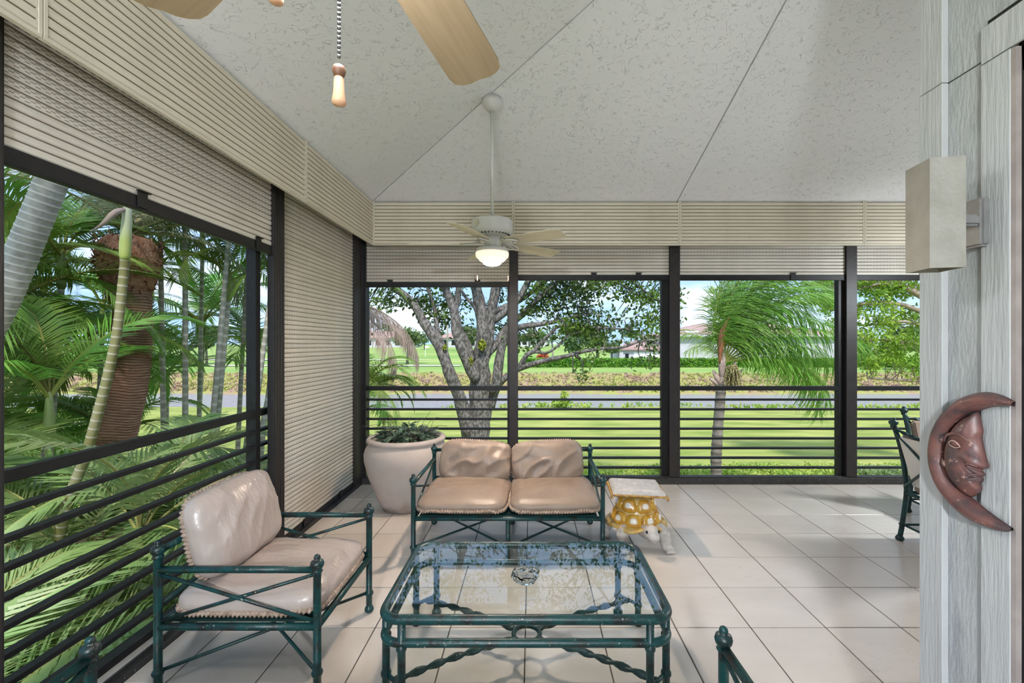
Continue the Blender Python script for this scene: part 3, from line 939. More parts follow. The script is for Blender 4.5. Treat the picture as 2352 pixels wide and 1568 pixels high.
b = MB(); b.tube(rrect(HW, HD, 0.085, 0.398), 0.0200, 12, closed=True); b.build('top_ring', M['teal'], tb, smooth=True)
b = MB(); b.tube(rrect(HW, HD, 0.085, 0.302), 0.0175, 12, closed=True); b.build('lower_ring', M['teal'], tb, smooth=True)
b = MB()
rr = rrect(HW - 0.016, HD - 0.016, 0.072, 0.0)
n = len(rr)
b.add([(x, y, 0.4085) for x, y, _ in rr] + [(x, y, 0.4165) for x, y, _ in rr],
      [tuple(reversed(range(n))), tuple(range(n, 2 * n))] + [(k, (k + 1) % n, n + (k + 1) % n, n + k) for k in range(n)])
b.build('glass_top', M['glass'], tb)
for sx in (-1, 1):
    for sy in (-1, 1):
        for (x, y) in ((sx * 0.512, sy * HD), (sx * HW, sy * 0.258)):
            b = MB()
            b.lathe([(0.001, 0.0), (0.018, 0.002), (0.0265, 0.014), (0.0265, 0.026), (0.018, 0.040), (0.0165, 0.046), (0.0165, 0.100), (0.0215, 0.106),
                     (0.0225, 0.114), (0.0215, 0.122), (0.0165, 0.128), (0.0165, 0.268), (0.022, 0.275), (0.022, 0.286), (0.0165, 0.292), (0.0165, 0.39)], 14)
            b.build('leg', M['teal'], tb, smooth=True, loc=(x, y, 0))
        b = MB(); b.tube([(sx * 0.512, sy * HD, 0.115), (sx * HW, sy * 0.258, 0.115)], 0.0095, 8)
        b.build('corner_brace', M['teal'], tb, smooth=True)
        a = Vector((sx * 0.557, sy * 0.302, 0.112)); c = Vector((sx * 0.052, sy * 0.034, 0.118))
        mid = a.lerp(c, 0.5) + Vector((0, 0, 0.012))
        b = MB(); rope(b, resample(smooth_path([a, mid, c], 6), 0.006), 0.0120, 0.085, 12, 0.42, 2)
        b.build('twisted_stretcher', M['tealdark'], tb, smooth=True)
b = MB(); b.tube([(0.064 * math.cos(2 * PI * k / 24), 0.064 * math.sin(2 * PI * k / 24), 0.118) for k in range(24)], 0.0115, 10, closed=True)
b.build('centre_ring', M['teal'], tb, smooth=True)

# ---- glass ashtray
b = MB()
n = 12
prof = [(0.001, 0.0), (0.046, 0.0), (0.053, 0.004), (0.061, 0.022), (0.067, 0.030), (0.066, 0.037), (0.060, 0.040), (0.052, 0.036), (0.046, 0.018), (0.040, 0.0125), (0.001, 0.011)]
for i, (r, z) in enumerate(prof):
    for k in range(n):
        q = 2 * PI * k / n
        f = 1 + (0.05 if k % 2 == 0 else -0.03) * (1 if 2 <= i <= 7 else 0)
        zz = z + (0.004 if (k % 4 == 0 and 4 <= i <= 6) else 0) - (0.005 if (k % 4 == 2 and 4 <= i <= 7) else 0)
        b.v.append((r * f * math.cos(q), r * f * math.sin(q), zz)); b.t.append(0)
for i in range(len(prof) - 1):
    for k in range(n): b.f.append((i * n + k, i * n + (k + 1) % n, (i + 1) * n + (k + 1) % n, (i + 1) * n + k))
b.f.append(tuple(reversed(range(n)))); b.f.append(tuple((len(prof) - 1) * n + k for k in range(n)))
o = b.build('ashtray', M['crystal'], loc=(-0.027, 2.15, 0.4168)); o.rotation_euler = (0, 0, R(15))
tag(o, 'clear faceted glass ashtray on the coffee table', 'ashtray')


# ---- dining chairs beyond the house corner
def dining_chair(label, loc, rz, fabric):
    """faces local -Y; rear posts lean back and splay out at the foot"""
    root = thing('dining_chair', label, 'chair', loc, rz)
    w = 0.27
    for sx in (-1, 1):
        x = sx * w
        path = smooth_path([(x, 0.275, 0.03), (x, 0.258, 0.12), (x, 0.225, 0.36), (x, 0.232, 0.50), (x, 0.268, 0.72), (x, 0.325, 0.905)], 5)
        b = MB(); b.tube(path, 0.0175, 12)
        b.lathe([(0.001, 0), (0.022, 0.002), (0.030, 0.012), (0.030, 0.02), (0.022, 0.034), (0.016, 0.04)], 14, (x, 0.277, 0))
        b.ball((x, 0.258, 0.125), 0.023, 0.023, 0.012)
        lg = b.build('rear_leg', M['teal'], root, smooth=True)
        q = MB(); q.lathe([(0.018, -0.02), (0.022, -0.010), (0.020, 0.0), (0.030, 0.012), (0.033, 0.024), (0.028, 0.034), (0.017, 0.040), (0.014, 0.043), (0.016, 0.05), (0.010, 0.058), (0.002, 0.06)], 14)
        q.build('finial', M['teal'], lg, smooth=True, loc=(x, 0.326, 0.898))
        b = MB(); b.lathe([(0.001, 0), (0.018, 0.002), (0.026, 0.012), (0.018, 0.034), (0.0165, 0.04), (0.0165, 0.110), (0.023, 0.12), (0.0165, 0.13), (0.0165, 0.38)], 14)
        b.build('leg', M['teal'], root, smooth=True, loc=(x, -0.24, 0))
        b = MB(); b.tube([(x, -0.24, 0.37), (x, 0.226, 0.37)], 0.0155, 10); b.build('seat_rail', M['teal'], root, smooth=True)
        b = MB(); b.tube([(x, -0.24, 0.12), (x, 0.256, 0.12)], 0.009, 8); b.build('stretcher', M['tealdark'], root, smooth=True)
    for y in (-0.24, 0.226):
        b = MB(); b.tube([(-w, y, 0.37), (w, y, 0.37)], 0.0155, 10); b.build('seat_rail', M['teal'], root, smooth=True)
    b = MB(); b.tube([(-w, 0.256, 0.125), (w, 0.256, 0.125)], 0.009, 8); b.build('stretcher', M['tealdark'], root, smooth=True)
    arch = [(x, 0.30 + 0.0 * x, 0.862 - 0.035 * math.cos(x / w * PI / 2)) for x in [(-w + 2 * w * k / 16) for k in range(17)]]
    b = MB(); rope(b, resample(arch, 0.006), 0.0115, 0.08, 10, 0.35, 2); b.build('twisted_top_rail', M['teal'], root, smooth=True)
    for sx in (-1, 1):
        b = MB(); b.tube([(sx * w, 0.240, 0.42), (0, 0.286, 0.63), (-sx * w, 0.318, 0.85)], 0.0095, 8); b.build('back_brace', M['teal'], root, smooth=True)
    b = MB(); b.box(-0.245, 0.245, -0.235, 0.20, 0.385, 0.455); b.build('seat_pad', M[fabric], root, smooth=False, bevel=0.02, seg=3)
    b = MB(); b.obox((0, 0.232, 0.635), (1, 0, 0), (0, 0.29, 1), (0, 1, -0.29), 0.238, 0.205, 0.026); b.build('back_pad', M[fabric], root, bevel=0.018, seg=3)
    b = MB()
    b.obox((0, 0.2605, 0.6265), (1, 0, 0), (0, 0.29, 1), (0, 1, -0.29), 0.232, 0.198, 0.003); b.build('back_lining', M['lining'], root)
    return root


dining_chair('teal iron dining chair turned to the right, white lined back towards the sofa', (3.16, 3.29, 0), R(90), 'taupe')
dining_chair('teal iron dining chair standing against the back railing', (3.69, 3.86, 0), R(-4), 'taupe')


# ---- ceiling fans
def fan(label, loc, ceil_z, a0, lamp_m, blade_m, pulls, rad=0.64, on_hip=False):
    root = thing('ceiling_fan', label, 'fan', loc)
    zb = 0.0                               # blade level is the local origin
    ct = ceil_z - loc[2]
    b = MB(); b.lathe([(0.012, ct - 0.085), (0.035, ct - 0.083), (0.062, ct - 0.060), (0.078, ct - 0.025), (0.080, ct + 0.01)], 24)
    b.build('canopy', M['fanwhite'], root, smooth=True)
    b = MB(); b.lathe([(0.0125, 0.19), (0.0125, ct - 0.06)], 14); b.build('down_rod', M['fanwhite'], root, smooth=True)
    b = MB(); b.lathe([(0.02, 0.205), (0.022, 0.185), (0.03, 0.18)], 14); b.build('rod_collar', M['brass'], root, smooth=True)
    b = MB()
    b.lathe([(0.02, 0.188), (0.090, 0.183), (0.150, 0.170), (0.158, 0.158), (0.158, 0.085), (0.150, 0.075), (0.146, 0.062), (0.120, 0.050), (0.080, 0.044), (0.03, 0.044)], 32)
    mh = b.build('motor_housing', M['fanwhite'], root, smooth=True)
    b = MB()
    for k in range(30):
        a = 2 * PI * k / 30
        u = Vector((math.cos(a), math.sin(a), 0)); w = Vector((-math.sin(a), math.cos(a), 0))
        b.obox(u * 0.128 + Vector((0, 0, 0.0525)), u, w, (0, 0, 1), 0.012, 0.004, 0.002)
    b.build('vent', M['dark'], mh)
    b = MB(); b.tube([(0.0, 0, 0), (0.0, 0, 0.003)], 0.026, 16)
    md = b.build('medallion', M['blade'], mh, loc=(-0.105, -0.122, 0.125)); md.rotation_euler = (R(90), 0, R(-40))
    b = MB(); b.lathe([(0.058, 0.046), (0.060, 0.0), (0.055, -0.030), (0.05, -0.036)], 24); b.build('switch_housing', M['fanwhite'], root, smooth=True)
    # blades
    q = MB()
    zs_ = []
    prof = [(0.165, 0.056), (0.20, 0.060), (0.35, 0.066), (0.50, 0.072), (rad - 0.05, 0.075), (rad - 0.022, 0.070), (rad - 0.006, 0.052), (rad, 0.028), (rad - 0.004, 0.0)]
    top = [(x, y) for x, y in prof]
    out = top + [(x, -y) for x, y in reversed(top[:-1])]
    n = len(out)
    q.add([(x, y, -0.003) for x, y in out] + [(x, y, 0.003) for x, y in out],
          [tuple(range(n)), tuple(reversed(range(n, 2 * n)))] + [((k + 1) % n, k, n + k, n + (k + 1) % n) for k in range(n)])
    bm_ = q.mesh('blade', M[blade_m])
    iq = MB()
    for sg in (-1, 1):
        iq.tube(smooth_path([(0.10, 0.012 * sg, 0.01), (0.145, 0.03 * sg, -0.004), (0.19, 0.036 * sg, -0.008), (0.222, 0.02 * sg, -0.008), (0.245, 0.0, -0.008)], 4), 0.007, 8)
    iq.tube([(0.09, 0, 0.012), (0.20, 0, -0.008)], 0.008, 8)
    iq.ball((0.205, 0.02, -0.008), 0.012, 0.012, 0.005); iq.ball((0.205, -0.02, -0.008), 0.012, 0.012, 0.005)
    im_ = iq.mesh('blade_iron', M['fanwhite'], smooth=True)
    for k in range(5):
        a = R(a0 + 72 * k)
        rot = Matrix.Rotation(a, 4, 'Z') @ Matrix.Rotation(R(1.2), 4, 'Y') @ Matrix.Rotation(R(-12), 4, 'X')
        o = inst('blade', bm_, root, (0, 0, 0.0), rot.to_quaternion())
        inst('blade_iron', im_, o, (0, 0, -0.004))
    # light kit
    b = MB(); b.lathe([(0.05, -0.034), (0.10, -0.040), (0.118, -0.052), (0.126, -0.068), (0.124, -0.078)], 32); b.build('lamp_fitter', M['fanwhite'], root, smooth=True)
    b = MB(); b.lathe([(0.124, -0.076), (0.128, -0.084), (0.127, -0.104), (0.118, -0.118), (0.108, -0.124), (0.104, -0.132), (0.092, -0.144), (0.076, -0.150), (0.072, -0.158), (0.05, -0.172), (0.025, -0.178), (0.001, -0.180)], 32)
    b.build('lamp_bowl', M[lamp_m], root, smooth=True)
    for (x, y, ln, chm, big) in pulls:
        b = MB()
        nb = int(ln / 0.0075)
        for k in range(nb): b.ball((x, y, -0.055 - k * 0.0075), 0.0034 if big else 0.0016, n=6, m=4)
        ch = b.build('pull_chain', M[chm], root, smooth=True)
        z = -0.055 - ln
        s_ = 1.0 if big else 0.62
        b = MB(); b.lathe([(0.002, 0.0), (0.0085, -0.004), (0.0105, -0.011), (0.0085, -0.018), (0.006, -0.021)], 14)
        b.build('pull_band', M['pullband'], ch, smooth=True, loc=(x, y, z)).scale = (s_, s_, s_)
        b = MB(); b.lathe([(0.006, -0.020), (0.0075, -0.024), (0.0085, -0.045), (0.011, -0.060), (0.010, -0.064), (0.002, -0.066)], 14)
        b.build('pull_handle', M['pullwood'] if big else M['pullband'], ch, smooth=True, loc=(x, y, z)).scale = (s_, s_, s_)
    return root


M['lamp_far'] = bowl_light('lit_bowl_far', (1.0, 0.82, 0.66), LAMP_FAR, 0.72)
M['lamp_near'] = emis('lit_bowl_near', (0.95, 0.97, 1.0), LAMP_NEAR)
M['fill_rear'] = emis('fill_bowl_rear', (0.88, 0.95, 1.0), FILL_REAR)
FZ = 2.312
fan('white ceiling fan with lit glass bowl hanging above the loveseat', (-0.30, 3.50, FZ), 3.405, 37, 'lamp_far', 'blade',
    [(-0.122, 0.05, 0.19, 'brass', 0), (0.125, 0.02, 0.20, 'brass', 0)])
fan('ceiling fan overhead with tan blade undersides and a wooden chain pull', (-0.31, 0.70, FZ), cz_left(-0.31), 75.4, 'lamp_near', 'bladetan',
    [(0.006, 0.02, 0.282, 'steel', 1), (-0.088, 0.01, 0.128, 'brass', 1)])
M['fill_dine'] = emis('fill_bowl_dining', (0.90, 0.96, 1.0), FILL_DINE)
fan('added ceiling fan with fill light over the dining end of the porch, round the house corner', (4.55, 3.5, FZ), cz_back(3.5), 10, 'fill_dine', 'blade', [])  # added out of view to brighten the right-hand floor and ceiling
fan('added ceiling fan with fill light further back along the porch behind the long sofa', (-0.31, -2.1, FZ), cz_left(-0.31), 20, 'fill_rear', 'bladetan', [])  # unseen fan put in to lift the light inside the porch

# ---- wall lamp on the house corner
sc_ = thing('wall_lamp', 'box shaped grey metal wall lamp on a bracket above the moon plaque', 'lamp', (1.2, 1.2, 1.72))
c = Vector((-0.172, -0.040, 0)); u = Vector((1, -0.20, 0)).normalized(); w = Vector((0.12, 1, 0)).normalized()
hw_, hd_ = 0.0385, 0.043
p4 = [c - u * hw_ - w * hd_, c + u * hw_ - w * hd_, c + u * hw_ + w * hd_, c - u * hw_ + w * hd_]
b = MB()
inn = [c + (p - c) * 0.95 for p in p4]
Z0, Z1 = 0.0, 0.272
for k in range(4):
    a_, b_ = p4[k], p4[(k + 1) % 4]; ai, bi = inn[k], inn[(k + 1) % 4]
    z3 = Vector((0, 0, Z0)); z4 = Vector((0, 0, Z1))
    b.add([a_ + z3, b_ + z3, b_ + z4, a_ + z4, ai + z3, bi + z3, bi + z4, ai + z4],
          [(0, 1, 2, 3), (5, 4, 7, 6), (0, 4, 5, 1), (3, 2, 6, 7)])
b.build('lamp_box', M['sconce'], sc_)
b = MB(); b.add([p + Vector((0, 0, 0.262)) for p in inn] + [p + Vector((0, 0, 0.268)) for p in inn], [(3, 2, 1, 0), (4, 5, 6, 7), (0, 1, 5, 4), (1, 2, 6, 5), (2, 3, 7, 6), (3, 0, 4, 7)])
b.build('lamp_cap', M['sconce'], sc_)
b = MB(); b.lathe([(0.012, 0.03), (0.028, 0.05), (0.030, 0.10), (0.014, 0.13), (0.014, 0.26)], 14, (c.x, c.y, 0)); b.build('bulb', M['lining'], sc_, smooth=True)
b = MB()
b.tube([(-0.001, -0.012 + 0.034 * math.cos(R(a_)), 0.13 + 0.0 * a_) for a_ in (0,)] + [(-0.028, 0.0, 0.13)], 0.001, 4)
b.v.clear(); b.f.clear(); b.t.clear()
b.box(-0.030, -0.0005, -0.018, 0.046, 0.068, 0.196); b.box(-0.135, -0.030, -0.02, 0.012, 0.12, 0.15)
b.build('bracket', M['bracket'], sc_, bevel=0.006, seg=2)
b = MB(); b.box(-0.0325, -0.030, 0.012, 0.018, 0.125, 0.131); b.box(-0.0325, -0.030, 0.012, 0.018, 0.14, 0.146); b.build('screw', M['blackdot'], sc_)

# ---- crescent moon plaque with a face in profile
MX = 1.165


def mo(px, py):
    d = MX * F / (px - 1220)
    return Vector((d, EYE - (py - 790) * d / F))


outer = [(2318, 922), (2290, 908), (2256, 900), (2222, 904), (2192, 917), (2160, 945), (2137, 986), (2128, 1038), (2136, 1090), (2160, 1138), (2203, 1184), (2250, 1209), (2290, 1221), (2314, 1218)]
inner = [(2317, 934), (2300, 932), (2270, 934), (2242, 942), (2210, 956), (2184, 982), (2168, 1014), (2164, 1046), (2170, 1080), (2188, 1112), (2219, 1141), (2256, 1172), (2294, 1200), (2313, 1212)]
mroot = thing('moon_plaque', 'dark red ceramic crescent moon with a face hung on the house wall', 'wall ornament', (1.1805, 1.23, 1.25))
b = MB()
NO = 44
def rs2(lst):
    return resample([Vector((mo(*p).x, mo(*p).y, 0)) for p in lst], 1e9) if False else smooth_path([Vector((mo(*p).x, mo(*p).y, 0)) for p in lst], 4)
oo, ii = rs2(outer), rs2(inner)
m_ = min(len(oo), len(ii)); K = 9
for i in range(m_):
    a_, c_ = oo[i], ii[i]
    ht = min(0.030, 0.55 * (a_ - c_).length + 0.004)
    for k in range(K):
        f = k / (K - 1)
        p = a_.lerp(c_, f)
        hh = ht * math.sin(PI * f) ** 0.6 if 0 < f < 1 else 0
        b.v.append((-hh, p.x - 1.23, p.y - 1.25)); b.t.append(0)
for i in range(m_ - 1):
    for k in range(K - 1):
        b.f.append((i * K + k, (i + 1) * K + k, (i + 1) * K + k + 1, i * K + k + 1))
    b.f.append((i * K + K - 1, (i + 1) * K + K - 1, (i + 1) * K, i * K))
b.build('crescent', M['moon'], mroot, smooth=True)
face = [(2236, 946), (2240, 962), (2243, 976), (2246, 990), (2244, 1003), (2246, 1020), (2251, 1042), (2256, 1060), (2259, 1071), (2255, 1076), (2246, 1077), (2245, 1082), (2250, 1088), (2248, 1093),
        (2244, 1095), (2247, 1100), (2244, 1107), (2240, 1110), (2243, 1118), (2241, 1128), (2232, 1135), (2219, 1141), (2198, 1126), (2180, 1103), (2170, 1078), (2165, 1046), (2170, 1012), (2185, 980), (2210, 957)]
fp = [mo(*p) for p in face]
fc = mo(2212, 1045)
b = MB()
rings = [1.0, 0.97, 0.9, 0.8, 0.66, 0.5, 0.33, 0.16]
nf = len(fp)
fp3 = smooth_path([Vector((p.x, p.y, 0)) for p in fp + fp[:1]], 3)[:-1]
nf = len(fp3)
for s_ in rings:
    for p in fp3:
        q = Vector((fc.x, fc.y, 0)).lerp(p, s_)
        h_ = 0.034 * math.sqrt(max(0.0, 1 - s_ ** 2.4))
        # cheek, nose ridge and eye socket
        def g_(px, py, r): c0 = mo(px, py); return math.exp(-((q.x - c0.x) ** 2 + (q.y - c0.y) ** 2) / (r * r))
        h_ += 0.012 * g_(2247, 1058, 0.016) + 0.009 * g_(2206, 1080, 0.030) - 0.009 * g_(2212, 1022, 0.018) + 0.006 * g_(2216, 996, 0.03) + 0.006 * g_(2236, 1112, 0.014)
        b.v.append((-max(h_, 0.0) if s_ < 1 else 0, q.x - 1.23, q.y - 1.25)); b.t.append(0)
cidx = len(b.v)
b.v.append((-0.034, fc.x - 1.23, fc.y - 1.25)); b.t.append(0)
for i in range(len(rings) - 1):
    for k in range(nf): b.f.append((i * nf + k, i * nf + (k + 1) % nf, (i + 1) * nf + (k + 1) % nf, (i + 1) * nf + k))
for k in range(nf): b.f.append(((len(rings) - 1) * nf + k, (len(rings) - 1) * nf + (k + 1) % nf, cidx))
b.f.append(tuple(reversed(range(nf))))
fo = b.build('face', M['moon'], mroot, smooth=True)


def mtube(nm, pxs, hx, r, m='moon', par=None):
    b = MB()
    pts = [(-(hx if not isinstance(hx, list) else hx[i]), mo(*p).x - 1.23, mo(*p).y - 1.25) for i, p in enumerate(pxs)]
    pp = smooth_path(pts, 4)
    rr_ = [r * (0.45 + 0.55 * math.sin(PI * (i + 0.3) / (len(pp) - 0.4))) for i in range(len(pp))]
    b.tube(pp, rr_, 8)
    return b.build(nm, M[m], par or fo, smooth=True)


mtube('eyelid', [(2191, 1017), (2200, 1012), (2210, 1014), (2219, 1026)], [0.031, 0.034, 0.034, 0.031], 0.0022, 'moonline')
mtube('eyelid', [(2191, 1017), (2200, 1024), (2210, 1028), (2219, 1026)], [0.031, 0.033, 0.033, 0.031], 0.0016, 'moonline')
b = MB(); c0 = mo(2206, 1019); b.ball((-0.029, c0.x - 1.23, c0.y - 1.25), 0.006, 0.013, 0.0075); b.build('eye', M['moon'], fo, smooth=True)
mtube('eyebrow', [(2180, 1014), (2190, 1000), (2205, 995), (2222, 1000), (2234, 1012)], [0.029, 0.035, 0.036, 0.034, 0.03], 0.0036)
mtube('upper_lip', [(2212, 1082), (2224, 1090), (2236, 1091), (2248, 1088)], [0.030, 0.030, 0.026, 0.016], 0.0042)
mtube('lower_lip', [(2218, 1090), (2228, 1099), (2238, 1100), (2246, 1098)], [0.029, 0.029, 0.025, 0.016], 0.0044)
mtube('nostril', [(2232, 1070), (2237, 1065), (2244, 1066), (2250, 1072)], [0.031, 0.034, 0.031, 0.022], 0.0038, 'moon')
mtube('cheek_line', [(2206, 1078), (2212, 1090), (2218, 1096)], [0.032, 0.031, 0.029], 0.0016, 'moonline')
for k in range(4):
    mtube('ear_fold', [(2168 + 3 * k, 1052 + 2 * k), (2172 + 3 * k, 1066), (2180 + 1.5 * k, 1074 - 2 * k)], [0.020 + 0.002 * k, 0.024 + 0.002 * k, 0.024], 0.0022, 'moonline' if k % 2 else 'moon')

# ---- planter and its plant
PX, PY = -1.175, 4.30
b = MB()
b.lathe([(0.001, 0.0), (0.195, 0.0), (0.215, 0.012), (0.245, 0.06), (0.30, 0.19), (0.352, 0.33), (0.382, 0.46), (0.384, 0.52), (0.372, 0.565), (0.352, 0.595), (0.343, 0.612), (0.350, 0.622),
         (0.362, 0.636), (0.362, 0.652), (0.350, 0.664), (0.325, 0.668), (0.308, 0.660), (0.305, 0.62), (0.31, 0.57)], 56, cap=False)
o = b.build('planter', M['planter'], smooth=True, loc=(PX, PY, 0))
tag(o, 'large rounded sandy pink planter in the porch corner', 'planter')
b = MB()
b.lathe([(0.316, 0.0), (0.2, 0.012), (0.1, 0.02), (0.001, 0.022)], 32)
sl_ = b.build('soil', M['soil'], o, smooth=True, loc=(0, 0, 0.572))
pl = thing('potted_plant', 'grey green leafy plant with dry twigs growing in the big planter', 'plant', (PX, PY, 0.585))
rnd = random.Random(5)


def leaf_mesh(name, L_, wd, m, curl=0.25, cup=0.15, n=5):
    b = MB()
    for i in range(n + 1):
        t_ = i / n
        ww = wd * math.sin(PI * min(1, t_ * 0.93 + 0.05)) ** 0.8 * (1 - 0.35 * t_)
        x = L_ * t_; z = -curl * L_ * t_ * t_
        b.v += [(x, -ww, z + cup * ww), (x, 0, z), (x, ww, z + cup * ww)]; b.t += [0, 0, 0]
    for i in range(n):
        a_ = i * 3
        b.f += [(a_, a_ + 1, a_ + 4, a_ + 3), (a_ + 1, a_ + 2, a_ + 5, a_ + 4)]
    return b.mesh(name, m, smooth=True)


lms = [leaf_mesh('leaf', 0.11, 0.030, M['leafpot'], 0.3), leaf_mesh('leaf', 0.14, 0.026, M['leafpot'], 0.5), leaf_mesh('leaf', 0.085, 0.034, M['leafpot'], 0.15)]
for k in range(150):
    a_ = rnd.uniform(0, 2 * PI); r_ = 0.26 * math.sqrt(rnd.random())
    hz = (0.05 + 0.16 * rnd.random() * (1 - r_ / 0.34))
    inst('leaf', lms[k % 3], pl, (r_ * math.cos(a_) * 0.9, r_ * math.sin(a_) * 0.9, hz),
         (rnd.uniform(-0.5, 0.5), rnd.uniform(-0.9, 0.35), a_ + rnd.uniform(-1.1, 1.1)), (rnd.uniform(0.7, 1.25),) * 3)
for k in range(34):
    a_ = rnd.uniform(0, 2 * PI); r_ = rnd.uniform(0.05, 0.2); L_ = rnd.uniform(0.12, 0.30)
    sp_ = rnd.uniform(0.3, 1.1)
    p0 = Vector((r_ * math.cos(a_), r_ * math.sin(a_), 0.02))
    p1 = p0 + Vector((math.cos(a_) * sp_ * L_ * 0.5, math.sin(a_) * sp_ * L_ * 0.5, L_ * 0.7))
    p2 = p1 + Vector((math.cos(a_) * sp_ * L_ * 0.6 + rnd.uniform(-.03, .03), math.sin(a_) * sp_ * L_ * 0.6, L_ * rnd.uniform(-0.15, 0.45)))
    b = MB(); b.tube(smooth_path([p0, p1, p2], 4), 0.0018, 4); b.build('twig', M['twig'], pl)

# ---- turtle stool
ts = thing('turtle_stool', 'ceramic turtle stool with amber shell carrying a white tufted cushion', 'stool', (0.815, 3.545, 0), R(6))
b = MB()
hz_ = 0.185
b.ball((0, 0.0, 0.165), 0.175, 0.175, 0.055, 18, 10)
# neck and head reach forward (towards -Y)
b.tube(smooth_path([(0.0, -0.10, 0.165), (0.012, -0.18, 0.150), (0.022, -0.235, 0.158)], 4), [0.060, 0.058, 0.056, 0.054, 0.052, 0.05, 0.05, 0.05, 0.05], 14)
b.ball((0.024, -0.262, 0.170), 0.056, 0.060, 0.056, 16, 10)
b.ball((0.030, -0.300, 0.148), 0.044, 0.042, 0.038, 14, 8)
for sx, yy, fx, fy in ((-1, -0.11, -0.150, -0.155), (1, -0.11, 0.165, -0.185), (-1, 0.12, -0.205, 0.13), (1, 0.12, 0.19, 0.16)):
    b.tube(smooth_path([(sx * 0.09, yy * 0.8, 0.150), (sx * 0.150, (yy + fy) / 2, 0.128), (fx * 1.0, fy * 1.0, 0.075), (fx, fy, 0.03)], 3),
           [0.050, 0.050, 0.050, 0.050, 0.049, 0.047, 0.044, 0.042, 0.040, 0.040], 14)
    b.ball((fx + sx * 0.012, fy - 0.020, 0.022), 0.045, 0.050, 0.022, 14, 8)
    for k in range(3): b.ball((fx + sx * 0.012 + (k - 1) * 0.026, fy - 0.064, 0.014), 0.014, 0.016, 0.013, 8, 6)
body = b.build('body', M['turtle'], ts, smooth=True)
rm = body.modifiers.new('remesh', 'REMESH'); rm.mode = 'VOXEL'; rm.voxel_size = 0.008; rm.use_smooth_shade = True
sm = body.modifiers.new('smooth', 'SMOOTH'); sm.iterations = 6; sm.factor = 0.5
for sx in (-1, 1):
    b = MB(); b.ball((0.026 + sx * 0.045, -0.292, 0.188), 0.009, 0.010, 0.012, 10, 6); b.build('eye', M['blackdot'], ts, smooth=True)
mth = MB(); mth.tube(smooth_path([(-0.012, -0.302, 0.146), (0.006, -0.331, 0.141), (0.030, -0.3425, 0.140), (0.054, -0.331, 0.141), (0.072, -0.302, 0.146)], 4), 0.0022, 6)
mth.build('mouth', M['oldbrown'], ts, smooth=True)


def shell_r(z):            # radius of the shell at height z
    t_ = (z - 0.15) / 0.23
    return 0.205 - 0.085 * t_ - 0.015 * math.sin(PI * min(1, max(0, t_)))


b = MB()
b.lathe([(0.15, 0.150), (0.222, 0.140), (0.236, 0.150), (0.218, 0.168)] + [(shell_r(z), z) for z in (0.175, 0.20, 0.23, 0.26, 0.29, 0.32, 0.345)] + [(0.10, 0.362), (0.001, 0.368)], 40)
for i in range(len(b.v)):
    x, y, z = b.v[i]
    if z < 0.17:
        a_ = math.atan2(y, x)
        zz = z + 0.012 * math.cos(5 * a_ + 0.6) + 0.022 * math.exp(-((a_ + PI / 2) / 0.45) ** 2)
        b.v[i] = (x, y, zz)
shell = b.build('shell', M['shellrim'], ts, smooth=True)
for z0, nn, hh, ph in ((0.214, 9, 0.050, 0.15), (0.312, 7, 0.050, 0.45)):
    for k in range(nn):
        a_ = 2 * PI * (k + ph) / nn
        r0 = shell_r(z0)
        wdt = r0 * math.sin(PI / nn) * 1.06
        up = Vector((-math.cos(a_) * 0.38, -math.sin(a_) * 0.38, 1)).normalized()
        tn = Vector((-math.sin(a_), math.cos(a_), 0))
        nrm = tn.cross(up).normalized()
        c0 = Vector((r0 * math.cos(a_), r0 * math.sin(a_), z0)) + nrm * 0.001
        b = MB(); nv = 12
        for s_, hgt, tn_ in ((1.0, -0.006, 0.0), (0.96, 0.006, 0.0), (0.86, 0.012, 0.0), (0.62, 0.014, 0.0), (0.44, 0.015, 0.1), (0.36, 0.017, 0.9), (0.16, 0.019, 1.0)):
            for q in range(nv):
                th = 2 * PI * q / nv
                e = 0.66
                xx = abs(math.cos(th)) ** e * math.copysign(1, math.cos(th)); zz = abs(math.sin(th)) ** e * math.copysign(1, math.sin(th))
                tp = 1 - 0.16 * zz
                p = c0 + tn * (xx * wdt * tp * s_) + up * (zz * hh * s_) + nrm * (hgt - 0.5 * (xx * wdt * s_) ** 2 / r0)
                b.v.append(tuple(p)); b.t.append(tn_)
        for i in range(6):
            for q in range(nv): b.f.append((i * nv + q, i * nv + (q + 1) % nv, (i + 1) * nv + (q + 1) % nv, (i + 1) * nv + q))
        b.f.append(tuple(6 * nv + q for q in range(nv)))
        b.build('scute', M['shell'], shell, smooth=True)
